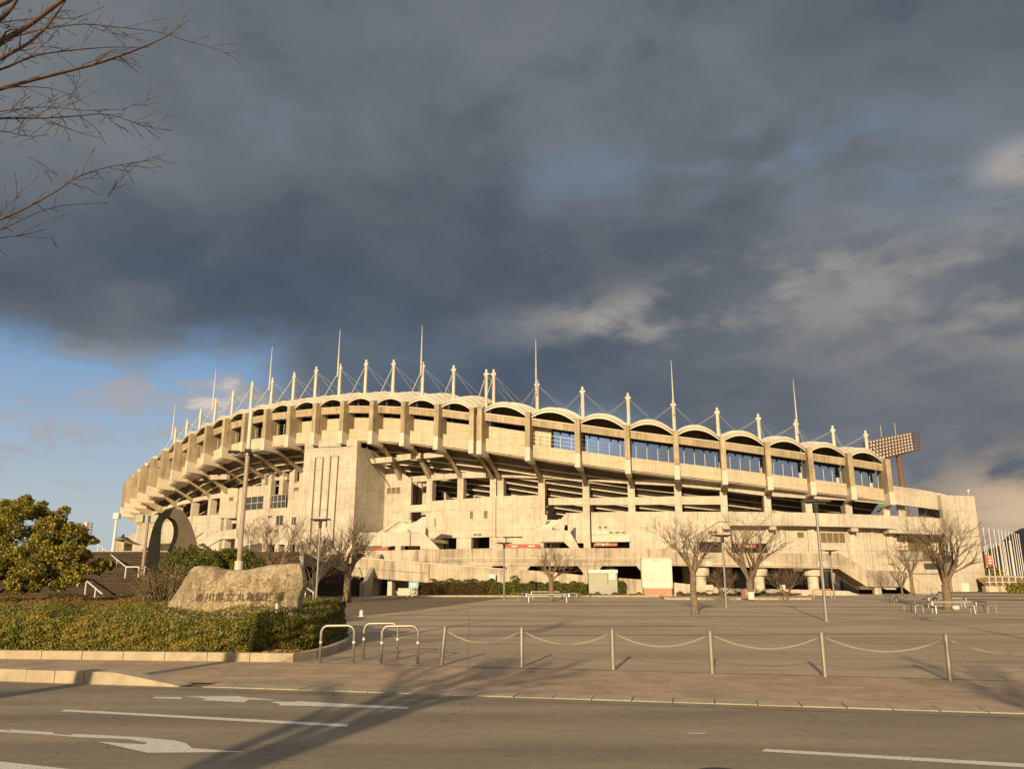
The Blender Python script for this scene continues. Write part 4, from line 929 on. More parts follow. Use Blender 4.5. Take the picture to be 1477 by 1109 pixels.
# ================================================================== PLANTING AROUND THE CARVED ROCK
rng = np.random.default_rng(5)
def leaves(name, P, size, m, parent=None, origin=None, up=.0, jit=.35, asp=.6, nrm=None):
    """one small bent-free leaf quad per point"""
    n = len(P); nv = rng.normal(size=(n, 3))
    if nrm is not None: nv = nv * .65 + nrm
    nv[:, 2] += up; nv /= np.linalg.norm(nv, axis=1)[:, None]
    t = np.cross(nv, rng.normal(size=(n, 3))); t /= np.linalg.norm(t, axis=1)[:, None]; b = np.cross(nv, t)
    s = size * (1 + jit * rng.uniform(-1, 1, n))[:, None]
    V_ = np.empty((n, 4, 3)); V_[:, 0] = P - t * s * .5; V_[:, 1] = P + b * s * asp * .5; V_[:, 2] = P + t * s * .5; V_[:, 3] = P - b * s * asp * .5
    o0 = np.array(parent_origin(parent) if parent else (origin or (0, 0, 0)))
    V_ = (V_ - o0).reshape(-1, 3)
    me = bpy.data.meshes.new(name); me.vertices.add(4 * n); me.vertices.foreach_set('co', V_.ravel()); me.loops.add(4 * n)
    me.loops.foreach_set('vertex_index', np.arange(4 * n)); me.polygons.add(n); me.polygons.foreach_set('loop_start', np.arange(n) * 4); me.polygons.foreach_set('loop_total', np.full(n, 4))
    me.materials.append(m); me.update(); me.validate()
    o = bpy.data.objects.new(name, me); col.objects.link(o)
    if parent: o.parent = parent
    elif origin is not None: o.location = origin
    return o
KP = [(-40, 23.9), (-12, 19.55), (-4.92, 18.72), (-4.6, 19.6), (-4.5, 21.2), (-4.55, 23), (-4.75, 25), (-5.6, 28), (-8, 31.5), (-14, 35), (-30, 37), (-60, 39)]
def inset(poly, d):
    out = []
    for i in range(len(poly)):
        a, b, c = Vector(poly[max(i - 1, 0)]), Vector(poly[i]), Vector(poly[min(i + 1, len(poly) - 1)])
        t = (c - a).normalized(); out.append((b.x - t.y * d, b.y + t.x * d))
    return out
bed = tag(sheet('planting_bed', KP, .09, M_soil), kind='structure')
mb = MB(); KI = inset(KP, .16)
for i in range(len(KP) - 1):
    a, b_, c, d = KP[i], KP[i + 1], KI[i + 1], KI[i]
    L_seg = (Vector(b_) - Vector(a)).length; k = max(1, int(L_seg / .9))
    for q in range(k):
        t0, t1 = q / k + .0012 * (q > 0), (q + 1) / k - .0012 * (q < k - 1)
        A = Vector(a).lerp(Vector(b_), t0); B_ = Vector(a).lerp(Vector(b_), t1); C_ = Vector(d).lerp(Vector(c), t1); D_ = Vector(d).lerp(Vector(c), t0)
        mb.hexa([(A.x, A.y, -.02), (B_.x, B_.y, -.02), (C_.x, C_.y, -.02), (D_.x, D_.y, -.02), (A.x, A.y, .19), (B_.x, B_.y, .19), (C_.x, C_.y, .195), (D_.x, D_.y, .195)])
tag(mb.build('planter_kerb', M_kerb), kind='structure')
HP = [(-22, 21.5), (-16, 20.6), (-12, 19.95), (-7.2, 19.45), (-5.9, 20.1), (-5.15, 21.2), (-4.95, 22.6), (-5.1, 25), (-5.9, 27.8), (-8.2, 31.2), (-14, 34.5), (-22, 36)]
def lump(x, y): return .07 * math.sin(x * 2.1 + y) + .06 * math.sin(y * 1.7 - x * 1.3) + .04 * math.sin(x * 4.3 + 1) + .03 * math.sin(y * 5.1)
def nph(x, y): return .07 * np.sin(x * 2.1 + y) + .06 * np.sin(y * 1.7 - x * 1.3) + .04 * np.sin(x * 4.3 + 1) + .03 * np.sin(y * 5.1) + .06 * np.sin(x * 7.3 + 2 * np.sin(y * 3)) * np.sin(y * 8.1 + x) + .035 * np.sin(x * 17 + y * 5) * np.sin(y * 15)
poly = np.array(HP)
def inside(x, y):
    c = np.zeros(len(x), bool); n = len(poly)
    for i in range(n):
        (x1, y1), (x2, y2) = poly[i], poly[(i + 1) % n]
        cond = (y1 > y) != (y2 > y); xi = (x2 - x1) * (y - y1) / (y2 - y1 + 1e-12) + x1; c ^= cond & (x < xi)
    return c
def edist(x, y):
    d = np.full(len(x), 1e9); n = len(poly) - 1
    for i in range(n):
        a, b = poly[i], poly[i + 1]; ab = b - a; t = np.clip(((x - a[0]) * ab[0] + (y - a[1]) * ab[1]) / (ab @ ab), 0, 1)
        d = np.minimum(d, np.hypot(x - a[0] - t * ab[0], y - a[1] - t * ab[1]))
    return d
def topz(x, y, ed): return (1.04 + .07 * np.clip((y - 19.5) / 6, 0, 1.6)) + nph(x, y) * .8 - .20 * np.exp(-(ed / .16) ** 2)
hedge = thing('hedge', 'clipped low green and yellow hedge around the carved rock behind the kerb', 'hedge', (-9, 22, 0))
# solid woody core
mb = MB(); core = inset(HP, .22)
mb.prism([(x, y, .09) for x, y in core], (0, 0, .66)); M_core = mat('hedge_twigs', (.035, .028, .014), 1, var=.4, scale=12); fixn(mb.build('twig_core', M_core, hedge))
n = 105000; X = rng.uniform(-20, -4.8, n); Y = rng.uniform(19.2, 36, n); k = inside(X, Y); X, Y = X[k], Y[k]; ed = edist(X, Y)
tz = topz(X, Y, ed)
keep = rng.uniform(0, 1, len(X)) < np.where(ed < 5, 1, .75) * np.clip(1.25 - (Y - 19) / 24, .35, 1)
X, Y, ed, tz = X[keep], Y[keep], ed[keep], tz[keep]
Z = tz - rng.exponential(.05, len(X)); P = np.stack([X, Y, Z], 1)
grn = (ed + nph(X * .7, Y * .6) * 6 + rng.normal(0, .35, len(X))) < 3.3 * np.clip((X + 24) / 10, .8, 1.1)
nr = np.zeros((len(X), 3)); nr[:, 2] = 1.2; nr[:, 1] = -.6
# sides
segs = [(poly[i], poly[i + 1]) for i in range(len(poly) - 3)]; SP, SN = [], []
for a, b in segs:
    Ls = np.hypot(*(b - a)); m = int(Ls * 3900); t = rng.uniform(0, 1, m); p = a + (b - a) * t[:, None]; nn = np.array([(b - a)[1], -(b - a)[0]]) / Ls
    z = rng.uniform(.10, 1.15, m); bulge = .10 * np.sin(np.pi * np.clip(z, 0, 1)) + .05 * np.sin(p[:, 0] * 5 + z * 7) + .05 * np.sin(p[:, 0] * 2.3 - z * 4) + .07 * np.sin(p[:, 0] * 11 + 3 * np.sin(z * 6)) * np.sin(z * 13 + p[:, 0] * 3)
    dep = bulge - np.abs(rng.normal(0, .06, m)); q = p + nn * dep[:, None]
    tzz = topz(q[:, 0], q[:, 1], np.zeros(m) + .12); ok = z < tzz + .05; SP.append(np.column_stack([q, z])[ok]); SN.append(np.tile([nn[0], nn[1], .35], (ok.sum(), 1)))
SP = np.concatenate(SP); SN = np.concatenate(SN)
leaves('foliage', np.concatenate([P[grn], SP]), .058, M_hedge, hedge, nrm=np.concatenate([nr[grn], SN]))
gc = leaves('ground_cover', P[~grn], .075, M_cover, None, origin=(-12, 26, 0), nrm=nr[~grn]); tag(gc, 'russet low ground cover behind the green hedge', 'ground cover', kind='stuff')
# dry litter on the bare corner of the bed
m = 900; q = np.column_stack([rng.uniform(-7.2, -4.9, m), rng.uniform(18.95, 20.4, m), rng.uniform(.095, .14, m)]); q = q[(q[:, 1] < 19.2 + (q[:, 0] + 7.2) * .62 + .35)]
q = q[q[:, 1] > 18.95 + np.clip(-q[:, 0] - 4.9, 0, 9) * .12]
lt = leaves('leaf_litter', q, .10, leafmat('dry_litter', (.2, .09, .03), (.32, .17, .07), (.42, .28, .14)), None, origin=(-6, 19.4, 0), up=2); tag(lt, 'dry fallen leaves on the bare corner of the bed', 'fallen leaves', kind='stuff')
mb = MB()
s_p = gp(399, 905); mpx = at(399, 882, 20.8).x; mb.tube([(mpx, 20.8, .1), (mpx, 20.8, 1.20)], .035, 8); mb.tube([(mpx, 20.8, 1.20), (mpx, 20.8, 1.22)], .045, 8)
tag(mb.build('marker_post', M_white, origin=(mpx, 20.8, .1)), 'thin white marker post poking out of the hedge', 'post')
p = gp(521, 889); mb = MB(); mb.tube([(p.x, p.y, 0), (p.x, p.y, .28), (p.x, p.y, .34)], [.1, .1, .03], 10); mb.tube([(p.x, p.y, .0), (p.x, p.y, .03)], .16, 10); tag(mb.build('short_bollard', M_white, origin=p), 'tiny white stub bollard right of the hedge end', 'bollard')

# carved rock ------------------------------------------------------------
RY = 22.2
out = [(241, 880), (250, 866), (262, 848), (272, 830), (277, 822), (284, 816), (300, 815.5), (318, 818), (332, 821), (345, 822), (358, 821.5), (372, 818.5), (386, 814.8), (400, 813.2), (414, 813.5), (424, 812), (432, 812.5), (437, 818), (440, 828), (441.5, 840), (440.5, 850), (437, 858), (434.5, 864), (434, 884)]
op = [at(x, y, RY) for x, y in out]; zt_r = lambda x: np.interp(x, [q.x for q in op[5:17]], [q.z for q in op[5:17]])
left_e = [(q.z, q.x) for q in op[:6]]; right_e = [(q.z, q.x) for q in op[16:]][::-1]
lx = lambda z: np.interp(z, [q[0] for q in left_e], [q[1] for q in left_e]); rx = lambda z: np.interp(z, [q[0] for q in right_e], [q[1] for q in right_e])
from mathutils import noise as mn
nu, nv = 150, 60; mb = MB(); zbase = .3
for side in (0, 1):
    for j in range(nv + 1):
        for i in range(nu + 1):
            u, v = i / nu, j / nv
            zt0 = float(zt_r(lx(1.8) + (rx(1.8) - lx(1.8)) * u)); z = zbase + (zt0 - zbase) * v
            zq = max(z, op[0].z); x = float(lx(zq) + (rx(zq) - lx(zq)) * u)
            zt1 = float(zt_r(x)); z = zbase + (zt1 - zbase) * v
            e = min(1, max(0, 4.8 * u)) ** .5 * min(1, max(0, 7.5 * (1 - u))) ** .5 * min(1, max(0, 5 * (1 - v))) ** .5
            th = .12 + .33 * e + .15 * (1 - v)
            nz = mn.fractal(Vector((x * 1.6, z * 1.6, 3 + side * 9)), .62, 2.1, 7) * .12 + mn.fractal(Vector((x * .7, z * .9, 8)), 1, 2, 2) * .09
            nz *= min(1, 8 * u, 8 * (1 - u), 8 * (1 - v))
            yy = RY - (th + nz) if side == 0 else RY + th + nz
            if i in (0, nu) or j == nv: yy = RY
            mb.v.append((x + .02 * mn.noise(Vector((x * 5, z * 5, 1))), yy, z + .02 * mn.noise(Vector((x * 4, z * 4, 5)))))
W_ = nu + 1
for side in (0, 1):
    o_ = side * W_ * (nv + 1)
    for j in range(nv):
        for i in range(nu):
            a = o_ + j * W_ + i; f = (a, a + 1, a + 1 + W_, a + W_); mb.f.append(f if side == 0 else f[::-1])
rock = mb.build('carved_rock', None, None, origin=(op[0].x + 2, RY, 0), smooth=False)
bm = bmesh.new(); bm.from_mesh(rock.data); bmesh.ops.remove_doubles(bm, verts=bm.verts, dist=.002); bmesh.ops.recalc_face_normals(bm, faces=bm.faces); bm.to_mesh(rock.data); bm.free()
M_rock = bpy.data.materials.new('granite'); M_rock.use_nodes = True; N_, L_ = nt(M_rock); bs = N_['Principled BSDF']; bs.inputs['Roughness'].default_value = .92
tcx = N_.new('ShaderNodeTexCoord')
def nz_(sc, de, ro, st=(1, 1, 1)):
    mp = N_.new('ShaderNodeMapping'); mp.inputs['Scale'].default_value = st; L_.new(tcx.outputs['Object'], mp.inputs[0]); n = N_.new('ShaderNodeTexNoise'); n.inputs['Scale'].default_value = sc; n.inputs['Detail'].default_value = de; n.inputs['Roughness'].default_value = ro; L_.new(mp.outputs[0], n.inputs[0]); return n.outputs[0]
r1 = N_.new('ShaderNodeValToRGB'); r1.color_ramp.elements[0].position = .38; r1.color_ramp.elements[0].color = (.27, .21, .125, 1); r1.color_ramp.elements[1].position = .62; r1.color_ramp.elements[1].color = (.60, .49, .32, 1); L_.new(nz_(7, 12, .85), r1.inputs[0])
r2 = N_.new('ShaderNodeValToRGB'); r2.color_ramp.elements[0].position = .47; r2.color_ramp.elements[0].color = (0, 0, 0, 1); r2.color_ramp.elements[1].position = .62; r2.color_ramp.elements[1].color = (1, 1, 1, 1); L_.new(nz_(1.1, 7, .65, (1.5, 1, .55)), r2.inputs[0])
mx = N_.new('ShaderNodeMix'); mx.data_type = 'RGBA'; L_.new(r2.outputs[0], mx.inputs[0]); L_.new(r1.outputs[0], mx.inputs[6]); mx.inputs[7].default_value = (.22, .165, .105, 1); vo = N_.new('ShaderNodeTexVoronoi'); vo.feature = 'DISTANCE_TO_EDGE'; vo.inputs['Scale'].default_value = 1.5
nn_ = N_.new('ShaderNodeTexNoise'); nn_.inputs['Scale'].default_value = 2.5; nn_.inputs['Detail'].default_value = 8; L_.new(tcx.outputs['Object'], nn_.inputs[0])
ma_ = N_.new('ShaderNodeVectorMath'); ma_.operation = 'MULTIPLY_ADD'; L_.new(nn_.outputs[1], ma_.inputs[0]); ma_.inputs[1].default_value = (.9,) * 3; L_.new(tcx.outputs['Object'], ma_.inputs[2]); L_.new(ma_.outputs[0], vo.inputs['Vector'])
mr_ = N_.new('ShaderNodeMapRange'); L_.new(vo.outputs[0], mr_.inputs[0]); mr_.inputs[2].default_value = .022; mr_.inputs[3].default_value = .5; mr_.inputs[4].default_value = 1
sc2 = N_.new('ShaderNodeVectorMath'); sc2.operation = 'SCALE'; L_.new(mx.outputs[2], sc2.inputs[0]); L_.new(mr_.outputs[0], sc2.inputs['Scale']); L_.new(sc2.outputs[0], bs.inputs['Base Color'])
bp = N_.new('ShaderNodeBump'); bp.inputs['Strength'].default_value = 1.; bp.inputs['Distance'].default_value = .07; L_.new(nz_(8, 10, .75), bp.inputs['Height']); L_.new(bp.outputs[0], bs.inputs['Normal'])
rock.data.materials.append(M_rock); tag(rock, 'broad tan granite rock carved with Japanese characters behind the hedge', 'monument')
# engraved characters laid onto the stone face
bm = bmesh.new(); bm.from_mesh(rock.data); bv = BVHTree.FromBMesh(bm)
M_ink = mat('carved_groove', (.10, .072, .045), .9)
txt = '香川県立丸亀競技場'
xs0 = [c - 6.4 for c in (289.6, 303.8, 318, 332, 347, 362, 375.6, 389.8, 404.4)]
for i, chx in enumerate(txt):
    cu = bpy.data.curves.new('t', 'FONT'); cu.body = chx; cu.size = .245; cu.align_x = 'LEFT'; cu.resolution_u = 2; cu.offset = .005
    to = bpy.data.objects.new('t', cu); col.objects.link(to); bpy.context.view_layer.update()
    me = bpy.data.meshes.new_from_object(to.evaluated_get(bpy.context.evaluated_depsgraph_get())); bpy.data.objects.remove(to); bpy.data.curves.remove(cu)
    b2 = bmesh.new(); b2.from_mesh(me); bmesh.ops.triangulate(b2, faces=b2.faces)
    for _ in range(4): bmesh.ops.subdivide_edges(b2, edges=[e for e in b2.edges if e.calc_length() > .018], cuts=1); bmesh.ops.triangulate(b2, faces=b2.faces)
    base = at(xs0[i], 866.5 - .35 * i * .6, RY - .4)
    for v in b2.verts:
        wx = base.x + v.co.x + v.co.y * .12; wz = base.z + v.co.y
        h = bv.ray_cast(Vector((wx, RY - 3, wz)) - rock.location, Vector((0, 1, 0)))
        yy = (h[0].y + rock.location.y - .011) if h[0] else RY - .45
        v.co = Vector((wx, yy, wz)) - rock.location
    b2.to_mesh(me); b2.free(); me.materials.clear(); me.materials.append(M_ink)
    o = bpy.data.objects.new('carved_character', me); col.objects.link(o); o.parent = rock
bm.free()

# ================================================================== TREES
def bare_tree(name, label, base, H, Wd, fork=.28, trunk_r=.2, seed=1, lean=(0, 0), levels=5, m=None, group='bare winter trees on the forecourt', up=.55, nmain=5, cat='tree', minr=.008, dens=1.):
    rs = random.Random(seed); m = m or M_bark
    t_ = thing(name, label, cat, base, group=group)
    tb, bb = MB(), MB(); b0_ = Vector(base); top = b0_ + Vector((lean[0] * H * fork, lean[1] * H * fork, H * fork))
    pts = [b0_ - Vector((0, 0, .1)), b0_ + Vector((0, 0, .12 * H * fork)), b0_.lerp(top, .5) + Vector((rs.uniform(-.05, .05), 0, 0)), top]
    tb.tube(pts, [trunk_r * 1.45, trunk_r * 1.1, trunk_r * .95, trunk_r * .9], 9)
    def grow(p, d, L, r, lv):
        seg = 4; q = [p]; rr = [r]; dd = d.copy()
        for k in range(seg):
            dd = (dd + Vector((rs.gauss(0, .13), rs.gauss(0, .13), rs.gauss(0, .09) + .05 * up))).normalized()
            q.append(q[-1] + dd * L / seg); rr.append(r * (1 - .42 * (k + 1) / seg))
        bb.tube(q, rr, 6 if lv < 2 else (4 if lv < 3 else 3), cap=False)
        if lv >= levels: return
        nb = 3 if lv < 3 else int(3 * dens + rs.random())
        for k in range(nb):
            t = rs.uniform(.35, 1) if k else 1.; idx = min(seg, max(1, int(round(t * seg)))); pp = q[idx]
            ax = Vector((rs.gauss(0, 1), rs.gauss(0, 1), rs.gauss(0, .5))); ax = (ax - dd * ax.dot(dd)).normalized()
            nd = (dd * math.cos(.62) + ax * math.sin(rs.uniform(.35, .75)) + Vector((0, 0, .18 * up))).normalized()
            grow(pp, nd, L * rs.uniform(.60, .82), max(minr, rr[idx] * rs.uniform(.55, .75)), lv + 1)
    HC = H * (1 - fork)
    for k in range(nmain):
        a = 2 * math.pi * (k + rs.uniform(-.2, .2)) / nmain; sp_ = rs.uniform(.55, 1.) * Wd / max(.1, HC)
        d = Vector((math.cos(a) * sp_, math.sin(a) * sp_, 1)).normalized()
        grow(top - Vector((0, 0, rs.uniform(0, .15) * H * fork)), d, HC * .42 / max(.6, d.z) * .95, trunk_r * rs.uniform(.45, .62), 1)
    tb.build('trunk', m, t_, smooth=True); bb.build('branches', m, t_, smooth=True); return t_
def T(label, px, py, ytop, wpx, fork, tr, seed, Y=None, zb_=None, **k):
    if Y is None: base = gp(px, py)
    else: base = at(px, 845, Y); base.z = zb_ if zb_ is not None else gz(Y)
    H = zat(ytop, base.y) - base.z; W_ = wpx / F * base.y
    return bare_tree('bare_tree', label, base, H, W_, fork, tr, seed, **k)
T('bare spreading tree with thick pale trunk right of the carved rock', 500, 868, 752, 50, .34, .30, 3, levels=5, nmain=8)
T('bare tree with pale twin stems rising behind the carved rock', 393, 0, 748, 45, .30, .17, 11, Y=58, zb_=.4, levels=6, nmain=5)
T('brown twiggy tree between the carved rock and the T-shaped lamp', 455, 0, 772, 36, .2, .11, 23, Y=60, levels=6, m=M_bark2, nmain=6)
T('small bare tree behind the ring of benches in mid forecourt', 795, 866.5, 789, 33, .42, .20, 5, levels=5, nmain=6)
T('bare tree with thick mottled trunk standing free just right of the map board', 1003, 885.5, 752, 44, .46, .19, 31, levels=5, nmain=8)
T('tall bare vase-shaped tree in the planted strip behind the lamp post', 1083, 864, 739, 52, .20, .33, 8, levels=5, nmain=8)
T('wide bare tree with dark knotted branches at the right-hand benches', 1368, 879, 742, 52, .26, .27, 19, levels=5, nmain=8)
T('smaller bare tree left of the wide knotted tree by the end stairs', 1317, 858, 772, 32, .36, .20, 27, levels=5, nmain=6)
T('low bare shrub left of the tall vase-shaped tree', 1043, 868, 822, 30, .12, .10, 41, levels=5, group='bare shrubs in the planted strip', cat='shrub', nmain=7)
T('low bare shrub right of the tall vase-shaped tree', 1136, 866, 820, 28, .12, .10, 43, levels=5, group='bare shrubs in the planted strip', cat='shrub', nmain=7)
T('thin bare sapling on the left edge of the right-hand benches', 1302, 859, 785, 26, .3, .09, 47, levels=5, nmain=5)

# large trees beside and behind the viewer: one reaches into the sky at the upper left, the others throw the long shadows
def limb_tree():
    base = Vector((-10.6, 4.2, 0)); t_ = thing('bare_tree', 'large red-twigged bare tree reaching in from the upper left corner', 'tree', base)
    tb, bb = MB(), MB(); tb.tube([base, base + Vector((.1, 0, 2)), base + Vector((.5, .3, 4)), base + Vector((.9, .8, 6.5)), base + Vector((1.0, 1.4, 9))], [.26, .2, .17, .13, .06], 10)
    rs = random.Random(4)
    def sub(q, r, lv, dirn):
        for k in range(len(q) - 1):
            for _ in range((2 if lv == 0 else 1)):
                if rs.random() < (.34 if lv == 0 else .3):
                    p = q[k].lerp(q[k + 1], rs.random()); d = (q[k + 1] - q[k]).normalized()
                    ax = Vector((rs.gauss(0, 1), rs.gauss(0, 1), rs.gauss(0, 1))); nd = (d + ax.normalized() * rs.uniform(.35, .8)).normalized(); Ln = rs.uniform(.15, .62) * (1 if lv == 0 else .5)
                    w = [p]; 
                    for z in range(4): nd = (nd + Vector((rs.gauss(0, .12), rs.gauss(0, .12), rs.gauss(0, .1)))).normalized(); w.append(w[-1] + nd * Ln / 4)
                    rr = r[k] * .42; bb.tube(w, [max(.0028, rr * (1 - .18 * z)) for z in range(5)], 4, cap=False)
                    if lv < 2: sub(w, [max(.0035, rr * (1 - .18 * z)) for z in range(5)], lv + 1, nd)
    def limb(pix, Y0, Y1, r0, r1, root):
        q = [root]; n = len(pix)
        for i, (x, y) in enumerate(pix): q.append(at(x, y, Y0 + (Y1 - Y0) * i / (n - 1)))
        # smooth
        fine = []
        for a, b in zip(q[:-1], q[1:]):
            for k in range(3): fine.append(a.lerp(b, k / 3))
        fine.append(q[-1])
        fine = [fine[0]] + [(fine[i - 1] + fine[i] * 2 + fine[i + 1]) / 4 for i in range(1, len(fine) - 1)] + [fine[-1]]
        r0 *= .62; rr = [r0 + (r1 - r0) * (i / (len(fine) - 1)) ** .7 for i in range(len(fine))]
        bb.tube(fine, rr, 6); sub(fine, rr, 0, None)
    rt = lambda z: base + Vector((.3 + z * .07, .1 * z, z))
    limb([(-60, 150), (0, 128), (70, 110), (150, 90), (215, 65), (245, 50), (266, 32)], 6.5, 8.6, .05, .005, rt(4.5))
    limb([(-50, 95), (0, 62), (40, 38), (75, 12), (110, -15), (140, -50)], 6.5, 8, .06, .02, rt(5))
    limb([(-50, 120), (0, 85), (45, 62), (75, 30), (100, -8)], 6.3, 8, .045, .01, rt(4.8))
    limb([(-60, 110), (0, 102), (35, 86), (60, 78), (110, 72), (160, 68), (215, 69)], 6.6, 8.8, .03, .004, rt(4.6))
    limb([(0, 60), (60, 42), (120, 34), (175, 40), (230, 46), (270, 60), (305, 69)], 7.2, 9.2, .016, .003, rt(5.4))
    limb([(-40, 175), (0, 171), (60, 171), (110, 168), (145, 164), (170, 168), (205, 182), (247, 189)], 6.6, 9, .018, .003, rt(4.3))
    limb([(-40, 168), (20, 158), (70, 154), (120, 160), (183, 158)], 6.6, 8.6, .011, .003, rt(4.3))
    limb([(-50, 330), (0, 318), (45, 297), (88, 272), (110, 256), (140, 245), (172, 238), (203, 234)], 6.4, 8.6, .022, .003, rt(3.4))
    limb([(-50, 345), (0, 333), (35, 315), (65, 302), (100, 295), (155, 293)], 6.4, 8.4, .012, .003, rt(3.4))
    limb([(-50, 350), (0, 343), (30, 340), (65, 331)], 6.4, 7.6, .010, .003, rt(3.3))
    limb([(-40, 20), (10, 5), (40, -20), (70, -60)], 6.4, 8, .04, .02, rt(5.5))
    limb([(-40, 60), (10, 22), (30, -10), (40, -50)], 6.4, 8, .03, .02, rt(5.2))
    limb([(-40, 40), (20, 30), (60, 26), (110, 28), (150, 10)], 6.4, 8.5, .014, .003, rt(5.3))
    limb([(-60, 200), (0, 187), (40, 198), (70, 195)], 6.4, 8, .009, .003, rt(4.2))
    tb.build('trunk', M_limb, t_, smooth=True); bb.build('branches', M_bark2, t_, smooth=True)
limb_tree()
bare_tree('bare_tree', 'bare roadside tree behind the viewer casting the fan-shaped shadow on the road', (-6.45, -6.2, 0), 7.8, 2.6, .50, .24, 77, levels=4, group='roadside trees behind the viewer', nmain=6, minr=.03, up=.6)
bare_tree('bare_tree', 'bare roadside tree behind the viewer casting the narrow shadow at the right', (1.9, -9., 0), 8.3, 1.0, .64, .15, 79, levels=4, group='roadside trees behind the viewer', nmain=4, minr=.02, up=.8)

def leafy(name, label, cat, clumps, nleaf, size, m, base, group=None, core=None, limbs=True, flat=.8):
    t_ = thing(name, label, cat, base, group=group); P = []
    tot = sum(r ** 2 for *_, r in clumps)
    for (x, y, z, r) in clumps:
        n = int(nleaf * r ** 2 / tot); d = rng.normal(size=(n, 3)); d /= np.linalg.norm(d, axis=1)[:, None]; rr = r * (1 - np.abs(rng.normal(0, .16, n)))
        q = d * rr[:, None] * (1 + .18 * np.sin(d[:, 0:1] * 7 + d[:, 2:3] * 5 + x)); q[:, 2] *= flat; P.append(q + (x, y, z))
    P = np.concatenate(P); P = P[P[:, 2] > base[2] + .05]
    leaves('foliage', P, size, m, t_, up=.4)
    mb = MB(); rs = random.Random(int(abs(base[0] * 10)))
    if limbs:
        b_ = Vector(base)
        for (x, y, z, r) in [c for c in clumps if c[3] > .40 or name != 'evergreen_tree'][::2]: mid = b_.lerp(Vector((x, y, z)), .5) + Vector((rs.uniform(-.2, .2), rs.uniform(-.2, .2), -.1)); mb.tube([b_, mid, (x, y, z)], [.06, .035, .015], 6)
        mb.build('trunk', M_limb, t_)
    return t_
# evergreen at the left edge
ev = []
rs = random.Random(12)
for (x, y, Yd, r) in [(-60, 760, 29, 26), (-30, 735, 30, 22), (5, 735, 30, 24), (38, 738, 29, 22), (68, 742, 30, 17), (92, 738, 29.5, 10), (15, 768, 28, 30), (55, 770, 28, 28), (92, 770, 28.5, 24), (112, 776, 29, 16), (128, 779, 29, 9), (-20, 800, 28, 30), (25, 805, 27.5, 26), (62, 806, 27.5, 22), (100, 800, 28, 20), (122, 818, 28, 14), (138, 822, 28.2, 8), (78, 832, 28, 12), (5, 826, 28, 16), (-60, 820, 29, 30), (-90, 780, 30, 36), (60, 728, 30.5, 8), (20, 722, 30.5, 10), (80, 758, 29, 16), (106, 790, 29.5, 15), (45, 828, 27.5, 20), (85, 822, 27.6, 17), (108, 836, 28, 12), (140, 812, 28.3, 11), (20, 842, 27.3, 14), (62, 846, 27.4, 11), (118, 800, 28.6, 16), (-15, 838, 27.2, 22), (30, 845, 27, 16), (78, 842, 27.2, 14), (52, 822, 27.1, 22), (100, 822, 27.4, 16), (126, 836, 28, 9), (0, 812, 27.2, 26), (-5, 750, 29.4, 22), (78, 752, 29.6, 16), (35, 722, 30.4, 10), (50, 790, 27.6, 24)]:
    p = at(x, y, Yd); ev.append((p.x, p.y + rs.uniform(-.6, .9), p.z, r / F * Yd))
ev2 = []
for (x, y, z, r) in ev:
    ev2.append((x, y, z, r * .84))
    for _ in range(9):
        d = Vector((rs.gauss(0, 1), rs.gauss(0, 1), rs.gauss(0, .8))).normalized() * r * rs.uniform(.55, .98)
        ev2.append((x + d.x, y + d.y, z + d.z * .8, min(.39, r * rs.uniform(.16, .42))))
ev = ev2
leafy('evergreen_tree', 'broad yellow-green evergreen tree at the left edge before the brick stairs', 'tree', ev, 85000, .09, M_tree, (-19.6, 28.6, .3))
# dark shrubs behind the rock
def bush(label, pts, n, sz_, m, base, name='bush', cat='bush', group=None, **k):
    return leafy(name, label, cat, [(at(x, y, Yd).x, Yd, at(x, y, Yd).z, r / F * Yd) for x, y, Yd, r in pts], n, sz_, m, base, group=group, **k)
bush('rounded green bush behind the left half of the carved rock', [(262, 805, 31, 20), (285, 800, 31, 18), (300, 812, 30.5, 19), (318, 806, 31, 17), (245, 815, 30.5, 14), (276, 822, 30, 20), (305, 830, 30, 20)], 9500, .085, M_bush, (at(285, 860, 31).x, 31, .2), group='green bushes behind the carved rock')
bush('darker green bush between the tall floodlight mast and the bare tree', [(335, 806, 31.5, 17), (355, 806, 31.5, 15), (370, 814, 31, 12), (345, 820, 31, 18), (380, 822, 31, 9), (326, 800, 32, 10)], 7000, .085, M_bush, (at(350, 860, 31.5).x, 31.5, .2), group='green bushes behind the carved rock')
# twiggy shrub left of the rock
t_ = thing('twiggy_shrub', 'straggly half-bare shrub fanning up beside the left end of the carved rock', 'shrub', (at(240, 870, 25).x, 25, .5)); mb = MB(); rs = random.Random(9); tips = []
for k in range(95):
    a = rs.uniform(-1, 1); p0 = Vector(t_.location) + Vector((rs.uniform(-.25, .25), rs.uniform(-.2, .2), 0)); L_ = rs.uniform(1.1, 1.95); d = Vector((a * .62, rs.uniform(-.3, .3), 1)).normalized(); q = [p0]
    for z in range(5): d = (d + Vector((a * .06 + rs.gauss(0, .09), rs.gauss(0, .09), 0))).normalized(); q.append(q[-1] + d * L_ / 5); 
    mb.tube(q, [.022, .017, .013, .010, .008, .005], 4, cap=False); tips += q[3:]
    for z in range(4):
        p_ = q[rs.randint(2, 4)]; e = p_ + Vector((rs.gauss(0, .2), rs.gauss(0, .15), rs.uniform(.05, .35))); mb.tube([p_, e], [.007, .004], 3, cap=False); tips.append(e)
mb.build('stems', mat('pale_twigs', (.22, .17, .10), .9, var=.3, scale=8), t_)
tp_ = np.array([tuple(q) for q in tips]); tp_ = np.repeat(tp_, 7, 0) + rng.normal(0, .09, (len(tips) * 7, 3)); leaves('foliage', tp_, .055, M_scrub, t_)

